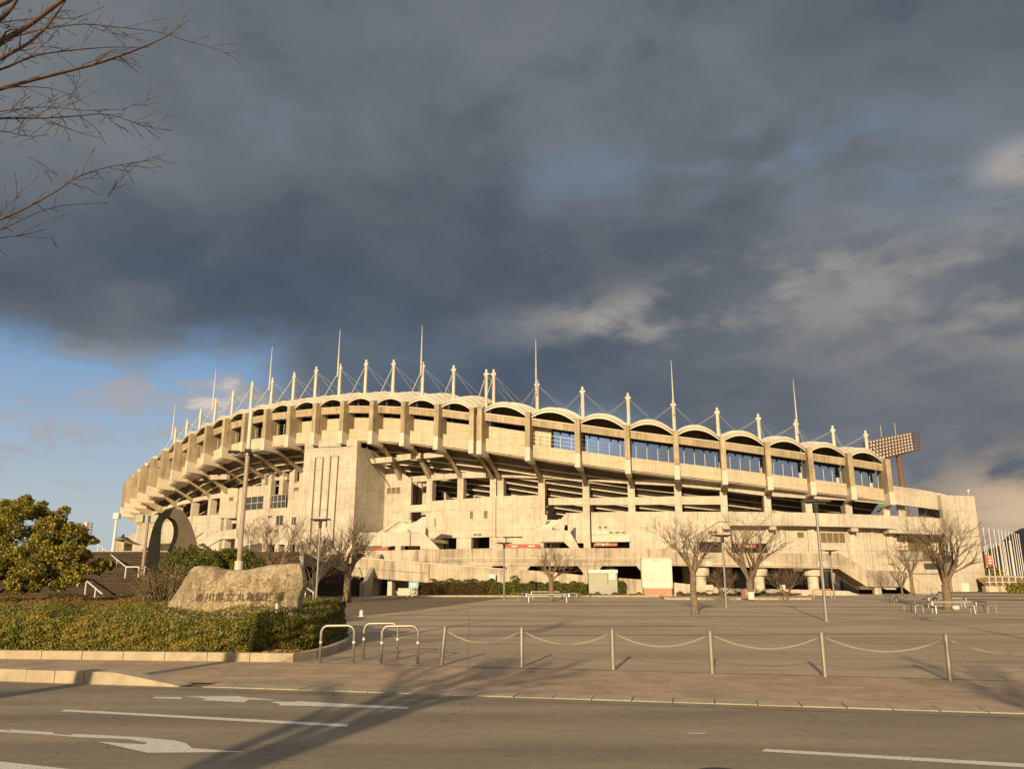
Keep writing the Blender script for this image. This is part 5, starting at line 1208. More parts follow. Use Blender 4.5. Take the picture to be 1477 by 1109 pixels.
# hedge strip, planting below the ramp ---------------------------------------
def strip_hedge(label, x0, x1, ytop, ybot, n, m, d=-26.5, dep=1.2, sz_=.13, name='hedge', cat='hedge', group=None):
    q = off(hit((x0 + x1) / 2, 850, d)[0], d); t_ = thing(name, label, cat, (q.x, q.y, gz(q.y)), group=group); P = []
    for k in range(n):
        x = random.uniform(x0, x1); s_, Y = hit(x, 850, d + random.random() * dep); zt0, z0 = zat(ytop + 1.6 * math.sin(x * .21) + 1.2 * math.sin(x * .53), Y), gz(Y)
        u = random.random(); dd = random.random() * dep if u < .5 else random.random() * .15
        p = off(s_, d + dd); z = zt0 - abs(random.gauss(0, .1)) if u < .5 else random.uniform(z0 + .1, zt0); P.append((p.x, p.y, z))
    leaves('foliage', np.array(P), sz_, m, t_)
    mb = MB(); nn = 12
    for i in range(nn):
        a, b = x0 + 2 + (x1 - x0 - 4) * i / nn, x0 + 2 + (x1 - x0 - 4) * (i + 1) / nn; sa, Ya = hit(a, 850, d + .2); sb_, Yb = hit(b, 850, d + .2); sbox(mb, sa, sb_, d + .2, d + dep - .1, gz(Ya) - .1, zat(ytop + 4, Ya))
    mb.build('twig_core', M_core, t_); return t_
GB = 'clipped hedges under the access ramp'
strip_hedge('reddish bare clipped hedge left of the thin lamp post under the ramp', 600, 705, 841.5, 858, 7000, M_strip, group=GB)
strip_hedge('greener upper hedge growing behind the reddish one below the ramp', 622, 712, 836.5, 845, 3500, M_bush, d=-25.3 - .9, dep=.8, group=GB, name='hedge')
strip_hedge('green hedge between the thin lamp post and the grey equipment cabinet', 706, 848, 840, 858, 9000, M_bush, group=GB)
strip_hedge('small green bush squeezed between the grey cabinet and the map board', 890, 903, 838.5, 857, 1100, M_bush, d=-26.3, name='bush', cat='bush')
strip_hedge('low dark ground hedge in front of the grey cabinet', 845, 930, 856, 861, 2500, M_bush, d=-28.2, dep=1.2, sz_=.11)
strip_hedge('dry russet planting at the foot of the tall vase-shaped tree', 975, 1150, 855, 864, 6000, M_scrub, d=-27.5, dep=2.2, sz_=.14, name='planting', cat='plants')
strip_hedge('little upright green conifer beside the thin lamp post', 737, 746, 832, 845, 500, M_tree, d=-26.6, dep=.8, name='bush', cat='bush')
mb = MB(); nn = 70
for i in range(nn):
    a, b = 585 + (1170 - 585) * i / nn, 585 + (1170 - 585) * (i + .97) / nn; p, q = gp(a, 860.5 + (4 if a > 960 else 0)), gp(b, 860.5 + (4 if b > 960 else 0)); m_ = (p + q) / 2; mb.box((m_.x, m_.y, m_.z + .07), ((q - p).length, .3, .16), math.atan2(q.y - p.y, q.x - p.x))
tag(mb.build('bed_kerb', M_kerb), kind='structure')

# ================================================================== STREET FURNITURE
# T-shaped lamp posts
def lamp_proto(H):
    t_ = thing('street_lamp', 'x', 'lamp post'); mb = MB(); mb.tube([(0, 0, 0), (0, 0, 2), (0, 0, H - .15)], [.085, .075, .06], 12); mb.tube([(0, 0, 0), (0, 0, .04)], .16, 12); mb.build('pole', M_galv, t_, smooth=False)
    mb = MB(); mb.tube([(0, 0, H - .55), (0, 0, H - .12)], [.10, .13], 10); mb.box((0, 0, H - .08), (.9, .12, .08)); mb.build('bracket', M_dark, t_)
    for g in (-1, 1):
        mb = MB(); mb.box((.36 * g, 0, H), (.62, .42, .09)); mb.build('lamp_head', M_dark, t_)
    return t_
LP = [('galvanised lamp post with two flat heads just right of the carved rock', 456, 859.5, 748, None), ('thin lamp post standing before the red gate sign and hedge', 727, 864, 782, None), ('lamp post right of the free-standing mottled tree', 1048, 876.5, 771, None), ('nearest and tallest lamp post, between the bare tree and the end stairs', 1192, 895.5, 721, None), ('small far lamp post at the top of the end stairs', 1203.5, 863.5, 793, None)]
proto = lamp_proto(5.5); lamps = [proto] + [copy_tree(proto) for _ in LP[1:]]
for o, (lb, x, y, yt, _) in zip(lamps, LP):
    p = gp(x, y) if x != 456 else at(x, 861, 56); 
    if x == 456: p.z = 0
    o.location = p; h = zat(yt, p.y) - p.z; o.scale = (1, 1, h / 5.55); o['label'] = lb; o['group'] = 'two-headed lamp posts on the forecourt'; o.rotation_euler = (0, 0, R(random.uniform(-12, 12)))
# off-frame lamp post whose shadow crosses the forecourt from the right
o = copy_tree(proto); o.location = (13.4, 14.9, 0); o.scale = (1, 1, 1.3); o['label'] = 'lamp post beyond the right edge whose shadow crosses the forecourt'; o['group'] = 'two-headed lamp posts on the forecourt'
for (x, y, h) in ((-17.5, -14.6, 1.25), (-14.8, -10.6, 1.2)):
    o = copy_tree(proto); o.location = (x, y, 0); o.scale = (1, 1, h); o['label'] = 'slim lamp post on the near pavement behind the viewer at the left' + (' (farther back)' if y < -12 else ''); o['group'] = 'two-headed lamp posts on the forecourt'
M_brnpole = mat('taupe_pole', (.30, .22, .17), .6)
# twin box lamp and single box lamp on the brick stairs
pz = rp(205, 829, 0.); H_ = zat(748, pz.y) - pz.z
t_ = thing('box_lamp', 'lamp post with twin box-shaped heads standing on the brick stairs', 'lamp post', pz); mb = MB(); mb.tube([pz, pz + Vector((0, 0, H_ * .5)), pz + Vector((0, 0, H_ - .3))], [.16, .12, .10], 10); mb.build('pole', M_brnpole, t_)
for dx, m_ in ((-.62, M_grey), (-.1, M_grey), (.62, M_grey)):
    mb = MB(); mb.box((pz.x + dx, pz.y + (.25 if dx == -.1 else 0), pz.z + H_), (.58, .55, .62)); mb.build('lamp_box', m_, t_)
mb = MB(); mb.box((pz.x + .2, pz.y, pz.z + H_), (.3, .4, .5)); mb.build('ballast', M_dark, t_)
pz = at(162.5, 797, 90); pz.z = 4.4; H_ = zat(744, 90) - 4.4
t_ = thing('box_lamp', 'white lamp post with one square head on the terrace at the far left', 'lamp post', pz); mb = MB(); mb.tube([pz, pz + Vector((0, 0, H_ - .3))], [.19, .13], 10); mb.build('pole', M_white, t_)
mb = MB(); mb.box((pz.x, pz.y, pz.z + H_), (.6, .6, .6)); mb.build('lamp_box', M_cream, t_)
pz = at(359, 800, 92); pz.z = 4.4; H_ = zat(770.5, 92) - 4.4
t_ = thing('terrace_lamp', 'small pale post lamp on the terrace left of the pale bare tree', 'lamp post', pz); mb = MB(); mb.tube([pz, pz + Vector((0, 0, .5)), pz + Vector((0, 0, .55)), pz + Vector((0, 0, H_))], [.2, .2, .09, .07], 8); mb.build('pole', M_white, t_)
mb = MB(); mb.box((pz.x, pz.y, pz.z + H_), (.95, .4, .14)); mb.build('lamp_head', M_grey, t_)
# small wall floods (two heads) left block
# tall mast with ring of floods
bp_ = at(342, 845, 29); bp_.z = 0.1; Ht = zat(590, 29)
t_ = thing('floodlight_mast', 'tall brown mast with flat floodlights rising behind the carved rock', 'lamp post', bp_)
mb = MB(); mb.tube([bp_, bp_ + Vector((0, 0, zat(813, 29)))], .15, 12); mb.build('sleeve', M_steel, t_)
mb = MB(); mb.tube([bp_ + Vector((0, 0, zat(813, 29))), (bp_.x, bp_.y, zat(655, 29))], [.088, .078], 12); mb.build('pole', mat('rust_brown_pole', (.34, .275, .22), .6, .0, var=.12), t_)
mb = MB(); mb.tube([(bp_.x, bp_.y, zat(657, 29)), (bp_.x, bp_.y, Ht - .08), (bp_.x, bp_.y, Ht)], [.075, .075, .05], 12); mb.build('upper_tube', M_steel, t_)
for dx, dy in ((-.45, -.2), (.15, -.45), (.55, .15), (-.1, .5)):
    mb = MB(); mb.box((bp_.x + dx, bp_.y + dy, zat(653, 29)), (.40, .24, .09), math.atan2(dy, dx)); mb.tube([(bp_.x, bp_.y, zat(653, 29)), (bp_.x + dx, bp_.y + dy, zat(653, 29))], .03, 5); mb.build('floodlight', M_dark, t_)

# loop sculpture --------------------------------------------------------------
AY = 56.
outer = [(213.5, 868), (215.5, 830), (219, 797), (223, 775), (228, 757), (234, 745), (241, 737.5), (249, 734), (258, 734.3), (265, 738), (272, 748), (278, 762), (283, 778), (286, 795), (288, 815), (289, 868)]
inner = [(225, 868), (228, 830), (231, 797), (232, 775), (233.5, 760), (236.5, 752), (240, 748), (244.5, 746.5), (250, 748), (254.5, 753), (257, 761), (257, 769), (255, 778), (250, 791), (246, 806), (240, 868)]
t_ = thing('loop_sculpture', 'dark steel ribbon sculpture bent into a tall loop before the stadium', 'sculpture', (at(250, 850, AY).x, AY, 0))
ex = Vector((-.75, .8, 0)) * .8
A = [at(x, y, AY) for x, y in outer]; B_ = [at(x, y, AY) for x, y in inner]
def dens(P, k=4):
    out = []
    for i in range(len(P) - 1):
        p0, p1, p2, p3 = P[max(i - 1, 0)], P[i], P[i + 1], P[min(i + 2, len(P) - 1)]
        for j in range(k):
            t = j / k; out.append(.5 * ((2 * p1) + (-p0 + p2) * t + (2 * p0 - 5 * p1 + 4 * p2 - p3) * t * t + (-p0 + 3 * p1 - 3 * p2 + p3) * t ** 3))
    return out + [P[-1]]
A, B_ = dens(A), dens(B_); n = len(A); half = int(n * .47)
def band(nm, P, Q, m, flip=False):
    mb = MB()
    for a, b in zip(P, Q): mb.v += [tuple(a), tuple(b)]
    for i in range(len(P) - 1): mb.f.append((2 * i, 2 * i + 1, 2 * i + 3, 2 * i + 2))
    return mb.build(nm, m, t_, smooth=True)
# closed body: front (split in two faces), back, inner, outer
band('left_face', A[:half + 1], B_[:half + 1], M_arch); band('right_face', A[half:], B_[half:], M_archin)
band('inner_face', B_, [b + ex for b in B_], M_arch); band('outer_face', A, [a + ex for a in A], M_arch); band('back_face', [a + ex for a in A], [b + ex for b in B_], M_arch)

# steel bollards and chains -----------------------------------------------------
def bollard():
    t_ = thing('chain_bollard', 'x', 'bollard', group='steel bollards with chains along the pavement edge'); mb = MB(); mb.tube([(0, 0, 0), (0, 0, .70)], .0405, 16); mb.build('post', M_inox, t_)
    mb = MB(); mb.tube([(0, 0, .70), (0, 0, .715), (0, 0, .735)], [.055, .055, .03], 16); mb.build('cap', M_inox, t_)
    mb = MB(); mb.tube([(0, 0, .615), (0, 0, .635)], .048, 16)
    for g in (-1, 1): mb.tube([(.04 * g, 0, .625), (.085 * g, 0, .625)], .012, 6)
    mb.build('chain_lug', M_inox, t_); return t_
bx = [(636.5, 959.5), (752.5, 962), (884.5, 966.5), (1027.5, 971), (1190.5, 976), (1371, 982)]
bl = ['leftmost chain bollard, leaning beside the hoop barriers', 'second chain bollard from the left', 'third chain bollard from the left', 'fourth chain bollard from the left, third from the right', 'chain bollard second from the right with its shadow on the paving', 'rightmost steel chain bollard']
b0o = bollard(); bo = [b0o] + [copy_tree(b0o) for _ in bx[1:]]; bo.append(copy_tree(b0o)); bl.append('chain bollard just beyond the right edge of the picture')
bx_p = [gp(x, y) for x, y in bx]; bx_p.append(bx_p[-1] + (bx_p[-1] - bx_p[-2]))
tl = [.09, 0, 0, 0, 0, .02, 0]
for o, p, l_, a in zip(bo, bx_p, bl, tl): o.location = (p.x, p.y, .0); o['label'] = l_; o.rotation_euler = (0, a, R(-14)); o.scale = (1.12,) * 3
gl = ['between the first and second bollards', 'between the second and third bollards', 'between the third and fourth bollards', 'between the fourth and fifth bollards', 'between the fifth and sixth bollards', 'running out of the picture at the right']
for i in range(6):
    a = bo[i].matrix_basis @ Vector((.085, 0, .625)); b = bo[i + 1].matrix_basis @ Vector((-.085, 0, .625)); mb = MB(); Ls = (b - a).length; n = 52; pts = [a.lerp(b, t / n) - Vector((0, 0, .215 * (1 - (2 * t / n - 1) ** 2))) for t in range(n + 1)]
    for k in range(n):
        p, q = pts[k], pts[k + 1]; d = (q - p).normalized(); mid = (p + q) / 2; sd = d.cross(Vector((0, 0, 1))).normalized(); up_ = sd.cross(d); u = sd if k % 2 else up_
        lk = []
        for j in range(8): an = 2 * math.pi * j / 8; lk.append(mid + d * math.cos(an) * .026 + u * math.sin(an) * .013)
        mb.tube(lk + [lk[0]], .0048, 4, cap=False)
    c_ = mb.build('chain', M_chain, origin=a); tag(c_, 'sagging steel link chain ' + gl[i], 'chain', 'link chains hung between the bollards')
# hoop barriers -----------------------------------------------------------------
def hoop(p, q, ytop, label):
    a, b = gp(*p), gp(*q); h = .80; d = (b - a).normalized(); r = .16; pts = [a, a + Vector((0, 0, h - r))]
    for k in range(1, 6): an = math.pi / 2 * k / 6; pts.append(a + d * r * (1 - math.cos(an)) + Vector((0, 0, h - r + r * math.sin(an))))
    for k in range(0, 7): an = math.pi / 2 * k / 6; pts.append(b - d * r * (1 - math.sin(an)) + Vector((0, 0, h - r + r * math.cos(an))))
    pts.append(b); t_ = thing('hoop_barrier', label, 'barrier', a, group='steel hoop barriers on the pavement'); mb = MB(); mb.tube(pts, .031, 12); mb.build('hoop', M_inox, t_, smooth=True)
    for z in (a, b): mb = MB(); mb.tube([(z.x, z.y, z.z + .42), (z.x, z.y, z.z + .47)], .034, 12); mb.build('reflector_band', M_white, t_)
hoop((461, 956), (509, 956), 914, 'left steel hoop barrier at the hedge corner'); hoop((523.5, 950), (572.5, 950), 909, 'rear steel hoop barrier between the other two'); hoop((549.5, 957), (602, 957), 914, 'right steel hoop barrier nearest the chains')

# benches -----------------------------------------------------------------------
def bench(L=1.9):
    t_ = thing('bench', 'x', 'bench')
    for k in range(4):
        mb = MB(); mb.box((0, -.17 + .115 * k, .44), (L, .095, .035)); mb.build('seat_slat', M_bench, t_)
    mb = MB(); mb.box((0, .24, .62), (L, .03, .10)); mb.build('back_rail', M_bench, t_)
    for g in (-1, 1):
        for y in (-.2, .2):
            mb = MB(); mb.tube([(g * (L / 2 - .08), y * 1.1, 0), (g * (L / 2 - .1), y, .43)], .03, 8); mb.build('leg', M_galv, t_)
        mb = MB(); mb.tube([(g * (L / 2 + .02), -.22, .42), (g * (L / 2 + .02), -.2, .64), (g * (L / 2 + .02), .2, .66), (g * (L / 2 + .02), .24, .43)], .022, 6); mb.build('armrest', M_galv, t_)
    return t_
bp0 = bench()
def putbench(o, x, y, rz, s, lb, g): p = gp(x, y); o.location = p; o.rotation_euler = (0, 0, rz); o.scale = (s, 1, 1); o['label'] = lb; o['group'] = g; return o
g1 = 'benches around the small mid tree'; g2 = 'benches around the knotted tree'
putbench(bp0, 790, 868.5, 0, 1.75, 'long front bench before the small tree in mid forecourt', g1)
putbench(copy_tree(bp0), 754, 867, R(75), .8, 'end-on bench at the left of the small tree', g1); putbench(copy_tree(bp0), 826, 867, R(-60), .9, 'angled bench at the right of the small tree', g1); putbench(copy_tree(bp0), 790, 863.5, 0, 1.5, 'rear bench behind the small tree in mid forecourt', g1)
putbench(copy_tree(bp0), 1376, 884.5, 0, 1.28, 'front bench facing the road at the knotted tree', g2); putbench(copy_tree(bp0), 1318, 882.5, R(85), 1, 'bench seen end-on left of the knotted tree', g2); putbench(copy_tree(bp0), 1423, 883.5, R(80), 1, 'bench seen end-on right of the knotted tree', g2); putbench(copy_tree(bp0), 1366, 876.5, 0, 1.3, 'rear bench half hidden behind the knotted tree trunk', g2)
g3 = 'benches around the smaller right tree'
putbench(copy_tree(bp0), 1322, 868.5, 0, 1.9, 'long bench in front of the smaller right tree', g3); putbench(copy_tree(bp0), 1286, 868, R(80), 1, 'bench seen end-on at the far left of the right-hand group', g3); putbench(copy_tree(bp0), 1353, 868, R(80), 1, 'bench seen end-on behind the knotted tree at its left', g3)
p = gp(1379, 879.5); mb = MB(); mb.tube([p, p + Vector((0, 0, .08)), p + Vector((0, 0, .24)), p + Vector((0, 0, .32))], [.15, .24, .22, .08], 12); tag(mb.build('stone', M_tip, origin=p, smooth=True), 'round pale stone under the front bench at the knotted tree', 'stone')

# map board, cabinet, signs -------------------------------------------------------
def facing(o): pass
def board():
    Y = 84.; g = gz(Y); t_ = thing('map_board', 'tall cream site map board on a pink granite base', 'sign board', (at(946, 850, Y).x, Y, g)); x0, x1 = at(926, 830, Y).x, at(968, 830, Y).x; z0, z1 = zat(847, Y), zat(805.5, Y)
    mb = MB(); mb.box(((x0 + x1) / 2, Y, (z0 + z1) / 2), (x1 - x0, .45, z1 - z0)); mb.build('panel', M_cream, t_)
    mb = MB(); xx, ww = (x0 + x1) / 2, x1 - x0
    for (cx_, cz_, sx_, sz_) in ((xx, z1, ww + .2, .14), (xx, z0, ww + .2, .14), (x0, (z0 + z1) / 2, .14, z1 - z0), (x1, (z0 + z1) / 2, .14, z1 - z0)): mb.box((cx_, Y, cz_), (sx_, .55, sz_))
    mb.build('frame', M_steel, t_)
    mb = MB(); mb.box(((x0 + x1) / 2, Y, (z0 + g) / 2 - .04), (ww - .1, .8, z0 - g - .06)); mb.build('granite_base', M_pink, t_)
    M_line = mat('map_print', (.33, .24, .13), .8); mb = MB(); yy = Y - .229
    def ln(a, b, w_=.045): 
        A_ = Vector((x0 + a[0] * ww, yy, z0 + a[1] * (z1 - z0))); B2 = Vector((x0 + b[0] * ww, yy, z0 + b[1] * (z1 - z0))); m_ = (A_ + B2) / 2; d = B2 - A_; n_ = Vector((-d.z, 0, d.x)).normalized() * w_ / 2; mb.add([A_ - n_, B2 - n_, B2 + n_, A_ + n_], [(0, 1, 2, 3)])
    for k in range(28):
        a = 2 * math.pi * k / 28; b = 2 * math.pi * (k + 1) / 28
        for r_x, r_z in ((.17, .13), (.12, .09)): ln((.28 + r_x * math.cos(a), .38 + r_z * math.sin(a)), (.28 + r_x * math.cos(b), .38 + r_z * math.sin(b)))
    for a, b in (((.08, .12), (.5, .12)), ((.5, .12), (.5, .62)), ((.5, .62), (.35, .62)), ((.35, .62), (.35, .8)), ((.35, .8), (.08, .8)), ((.08, .8), (.08, .12)), ((.1, .7), (.32, .7)), ((.16, .62), (.3, .62)), ((.16, .12), (.2, .24)), ((.4, .2), (.48, .3))): ln(a, b, .025)
    mb.build('site_plan', M_line, t_); mb = MB()
    for k in range(13): ln((.62, .70 - k * .045), (.62 + .28 * (.7 + .3 * math.sin(k * 2.3)), .70 - k * .045), .03)
    mb.build('text_block', M_line, t_); mb = MB()
    for k in range(3): ln((.36 + k * .10, .93), (.41 + k * .10, .93), .13)
    mb.build('heading', M_line, t_)
board()
Y = 84.5; g = gz(Y); x0, x1 = at(849, 830, Y).x, at(890, 830, Y).x; z1 = zat(821.5, Y); xx, ww = (x0 + x1) / 2, x1 - x0
t_ = thing('equipment_cabinet', 'grey metal cabinet with a notice on it beside the map board', 'cabinet', (xx, Y, g))
mb = MB(); mb.box((xx, Y + .5, (z1 + g) / 2), (ww, 1.2, z1 - g)); mb.build('body', M_grey, t_)
mb = MB(); mb.box((xx, Y + .45, z1 - .17), (ww + .1, 1.35, .34)); mb.build('top_cap', M_white, t_)
mb = MB(); mb.box((xx, Y - .13, g + .5), (ww - .05, .06, .95)); mb.build('lower_panel', M_galv, t_)
mb = MB(); mb.box((x0 + ww * .82, Y - .13, g + 2.1), (ww * .22, .05, .95)); mb.build('notice', M_cream, t_)
mb = MB(); mb.box((x0 + ww * .66, Y - .11, g + 1.9), (.04, .03, 1.5)); mb.box((x0 + ww * .82, Y - .14, g + 2.66), (ww * .24, .05, .07)); mb.build('door_seam', M_vent, t_)
def flat_sign(label, x0, y0, x1, y1, d, c, m, marks=(), name='sign', cat='sign', shape=None, posts=False):
    s0, za = sz(x0, y1, d, c); s1, zb_ = sz(x1, y0, d, c); A_, B2 = off(s0, d, c), off(s1, d, c); t_ = thing(name, label, cat, ((A_.x + B2.x) / 2, (A_.y + B2.y) / 2, za if not posts else gz(A_.y))); mb = MB()
    W2 = B2 - A_; iv = (off(s0, d + .12, c) - A_)
    if shape == 'arrow': P = [A_ + Vector((0, 0, za)), A_ + W2 * .96 + Vector((0, 0, za)), A_ + W2 + Vector((0, 0, (za + zb_ * 3) / 4)), A_ + W2 + Vector((0, 0, (za + 4 * zb_) / 5)), A_ + W2 * .93 + Vector((0, 0, zb_)), A_ + Vector((0, 0, zb_))]
    else: P = [A_ + Vector((0, 0, za)), B2 + Vector((0, 0, za)), B2 + Vector((0, 0, zb_)), A_ + Vector((0, 0, zb_))]
    mb.prism(P, iv); fixn(mb.build('panel', m, t_))
    if marks:
        mb = MB(); o2 = -iv * .08
        for (u0, v0, u1, v1) in marks:
            mb.add([A_ + W2 * u0 + o2 + Vector((0, 0, za + (zb_ - za) * v0)), A_ + W2 * u1 + o2 + Vector((0, 0, za + (zb_ - za) * v0)), A_ + W2 * u1 + o2 + Vector((0, 0, za + (zb_ - za) * v1)), A_ + W2 * u0 + o2 + Vector((0, 0, za + (zb_ - za) * v1))], [(0, 1, 2, 3)])
        mb.build('lettering', M_cream, t_)
    if posts:
        for u in (.12, .88): q = A_ + W2 * u + iv * 1.2; mb = MB(); mb.tube([(q.x, q.y, gz(q.y)), (q.x, q.y, zb_ - .1)], .04, 6); mb.build('post', M_galv, t_)
    return t_
flat_sign('red banner sign with two short white words above the deck parapet', 729.5, 784, 779.5, 790.5, -1.5, True, M_red, [(.16, .3, .26, .62), (.27, .3, .30, .72), (.31, .28, .33, .75), (.66, .3, .76, .62), (.77, .32, .80, .7), (.81, .28, .83, .75)], shape='arrow')
flat_sign('red gate sign under the pale canopy band in the middle of the wall', 857, 780.5, 890, 787.5, .3, True, M_red, [(.08, .45, .33, .8), (.36, .1, .44, .95), (.5, .35, .64, .75)])
flat_sign('red sign glimpsed through the branches of the vase-shaped tree', 1064, 783, 1091, 790, .9, True, M_red, [(.1, .2, .14, .8), (.2, .3, .26, .8), (.34, .2, .38, .9), (.46, .2, .62, .6), (.68, .2, .74, .9)])
flat_sign('pale blue notice on the low wall at the left end of the reddish hedge', 589.5, 839, 603.5, 848, -27.2, False, M_blue, [(.15, .3, .85, .45), (.15, .6, .7, .75)], posts=True)
flat_sign('pale blue notice board behind the hedge near the thin lamp post', 704.5, 827.5, 715, 836, -25.6, False, M_blue, [(.1, .55, .9, .85), (.1, .2, .8, .35)], posts=True)
flat_sign('long thin red panel low on the wall above the side stairs', 534, 789.3, 560, 793.5, -3, True, M_red)
# small board on the planting
pz = gp(1084, 866); t_ = thing('small_sign', 'tiny white board leaning at the foot of the vase-shaped tree', 'sign', pz); mb = MB(); mb.box((pz.x, pz.y, pz.z + .4), (.5, .06, .6), R(8)); mb.build('panel', M_white, t_); mb = MB(); mb.tube([(pz.x, pz.y + .05, pz.z), (pz.x, pz.y + .05, pz.z + .5)], .03, 5); mb.build('post', M_vent, t_)
pz = gp(1076, 865.5); mb = MB(); mb.tube([pz + Vector((-.12, .2, .5)), pz + Vector((.12, .25, .5))], [.42, .42], 16); tag(fixn(mb.build('round_stone', M_pink, origin=pz)), 'brown round stone beside the tiny white board', 'stone')
# orange barricade
a, b = gp(1174, 863), gp(1199, 863); t_ = thing('barricade', 'orange tubular barricade by the low wall below the deck', 'barrier', a); mb = MB(); mb.tube([a, a + Vector((0, 0, .8)), b + Vector((0, 0, .8)), b], .05, 6); mb.build('frame', M_orange, t_)
mb = MB(); mb.tube([a + Vector((0, 0, .45)), b + Vector((0, 0, .45))], .03, 5); mb.build('cross_rail', M_orange, t_)

# ================================================================== BACKGROUND
# floodlight tower behind the stadium
FY = 150.
x0, x1 = at(1249, 650, FY), at(1313, 640, FY); base = at(1303, 700, FY); base.z = gz(FY)
t_ = thing('floodlight_tower', 'brown floodlight tower with rows of round lamps behind the roof at the right', 'floodlight tower', base)
mb = MB(); mb.tube([base, (at(1298.5, 655, FY).x, FY + .8, zat(655, FY))], [.62, .46], 16); mb.build('pole', M_brown, t_, smooth=True)
ca, cb = at(1248, 637, FY - 3), at(1313, 624, FY + 1.5); ba, bb_ = at(1248, 668, FY - 3), at(1317, 650, FY + 1.5); ce, cf = at(1326, 626, FY + 5), at(1328, 648, FY + 5)
mb = MB()
nr_, nc = 6, 15
for i in range(nr_ + 1):
    t = i / nr_; p, q = ca.lerp(ba, t), cb.lerp(bb_, t); e = ce.lerp(cf, t); mb.tube([p, q, e], .10, 5); mb.tube([p + Vector((.3, 1.6, 0)), q + Vector((.3, 1.6, 0)), e + Vector((-.5, 1.2, 0))], .07, 4); mb.prism([p + Vector((0, .1, -.06)), q + Vector((0, .1, -.06)), q + Vector((0, 1.5, -.06)), p + Vector((0, 1.5, -.06))], (0, 0, .05))
for j in range(nc + 1):
    t = j / nc; p, q = ca.lerp(cb, t), ba.lerp(bb_, t); mb.tube([p, q], .06, 4); mb.tube([p + Vector((.3, 1.6, 0)), q + Vector((.3, 1.6, 0))], .06, 4)
for t in (.33, .66, 1): mb.tube([cb.lerp(ce, t), bb_.lerp(cf, t)], .08, 4)
mb.build('truss', M_brown, t_)
M_lampg = mat('lamp_reflector', (.62, .52, .42), .4); lp0 = None
for i in range(nr_):
    for j in range(nc):
        if (i * nc + j) % 1: continue
        t = (j + .5) / nc; r = (i + .45) / nr_; p = ca.lerp(cb, t).lerp(ba.lerp(bb_, t), r) + Vector((0, -.45, 0))
        mb = MB(); mb.tube([Vector((0, 0, 0)), Vector((-.02, .12, .02)), Vector((-.05, .42, .06))], [.19, .18, .08], 10)
        if lp0 is None: lp0 = mb.build('lamp', M_lampg, None); lp0.parent = t_; lp0.location = p - base
        else: o = lp0.copy(); col.objects.link(o); o.parent = t_; o.location = p - base
for x, yt in ((1271.5, 614), (1292.5, 610)): p = at(x, 630, FY); mb = MB(); mb.tube([p, (p.x, p.y, zat(yt, FY))], .05, 4); mb.build('antenna', M_steel, t_)
# far floodlight at left
p = at(121.5, 780, 240.); t_ = thing('floodlight_tower', 'tiny far floodlight mast above the evergreen tree', 'floodlight tower', (p.x, p.y, 0)); mb = MB(); mb.tube([(p.x, p.y, 0), (p.x, p.y, zat(753, 240))], [.8, .7], 8); mb.build('pole', M_steel, t_)
mb = MB()
for k in range(4): mb.box((p.x - .3, p.y, zat(754, 240) - k * .9), (4.2, .3, .14)); mb.box((p.x + 1.6, p.y, zat(754, 240) - k * .9 - .4), (.5, .5, .4)); mb.box((p.x - 2, p.y, zat(754, 240) - k * .9 - .4), (.5, .5, .4))
mb.build('lamp_rack', M_brown, t_)
# small hut with pointed roof beyond the terrace
p = at(176.5, 790, 135.); t_ = thing('pavilion', 'small dark pavilion roof with a finial beyond the terrace at the left', 'building', (p.x, p.y, 4.4)); mb = MB(); mb.box((p.x, p.y, (4.4 + zat(779, 135)) / 2), (1.9, 3, zat(779, 135) - 4.4)); mb.build('wall', M_deck, t_)
mb = MB(); mb.prism([(p.x - .9, p.y - 1.5, zat(779, 135)), (p.x + 2.8, p.y - 1.5, zat(786, 135)), (p.x + 1.0, p.y - 1.5, zat(780, 135)), (p.x + .3, p.y - 1.5, zat(776, 135)), (p.x, p.y - 1.5, zat(774, 135)), (p.x - .6, p.y - 1.5, zat(776, 135))], (0, 3, 0)); fixn(mb.build('roof', M_vent, t_))
mb = MB(); mb.tube([(p.x - .1, p.y, zat(775, 135)), (p.x - .1, p.y, zat(770, 135))], [.3, .12], 6); mb.build('finial', M_dark, t_)
# flagpoles
FPY = 128.
pl = [(1418, 762, 1427.5), (1426.4, 763.4, 1435.6), (1434, 764.4, 1443), (1440.5, 765, 1449.5), (1446, 766, 1454), (1451, 767, 1459), (1456.5, 768, 1464), (1460, 768.7, 1468.5), (1464.7, 769.5, 1472), (1467.6, 770.7, 1475), (1470, 771.6, 1478)]
fp0 = None; ordn = ['first', 'second', 'third', 'fourth', 'fifth', 'sixth', 'seventh', 'eighth', 'ninth', 'tenth', 'eleventh']
def flagpole(x, y, Y, h, lb, grp):
    global fp0
    if fp0 is None:
        fp0 = thing('flagpole', lb, 'flagpole'); mb = MB(); mb.tube([(0, 0, 0), (0, 0, 1)], [.085, .055], 8); mb.build('pole', M_white, fp0); mb = MB(); mb.tube([(0, 0, 1.0), (0, 0, 1.02)], .10, 8); mb.build('finial', M_white, fp0); o = fp0
    else: o = copy_tree(fp0)
    o.location = (x, Y, y); o.scale = (1, 1, h); o['label'] = lb; o['group'] = grp
ZT = zat(830, FPY)
for i, (xt, yt, xb) in enumerate(pl):
    Y = FPY + i * 2.2; X = at(xb, 830, Y).x; flagpole(X, ZT, Y, zat(yt, Y) - ZT, 'bare white flagpole of the tall row, %s from the stadium end' % ordn[i], 'tall row of bare flagpoles')
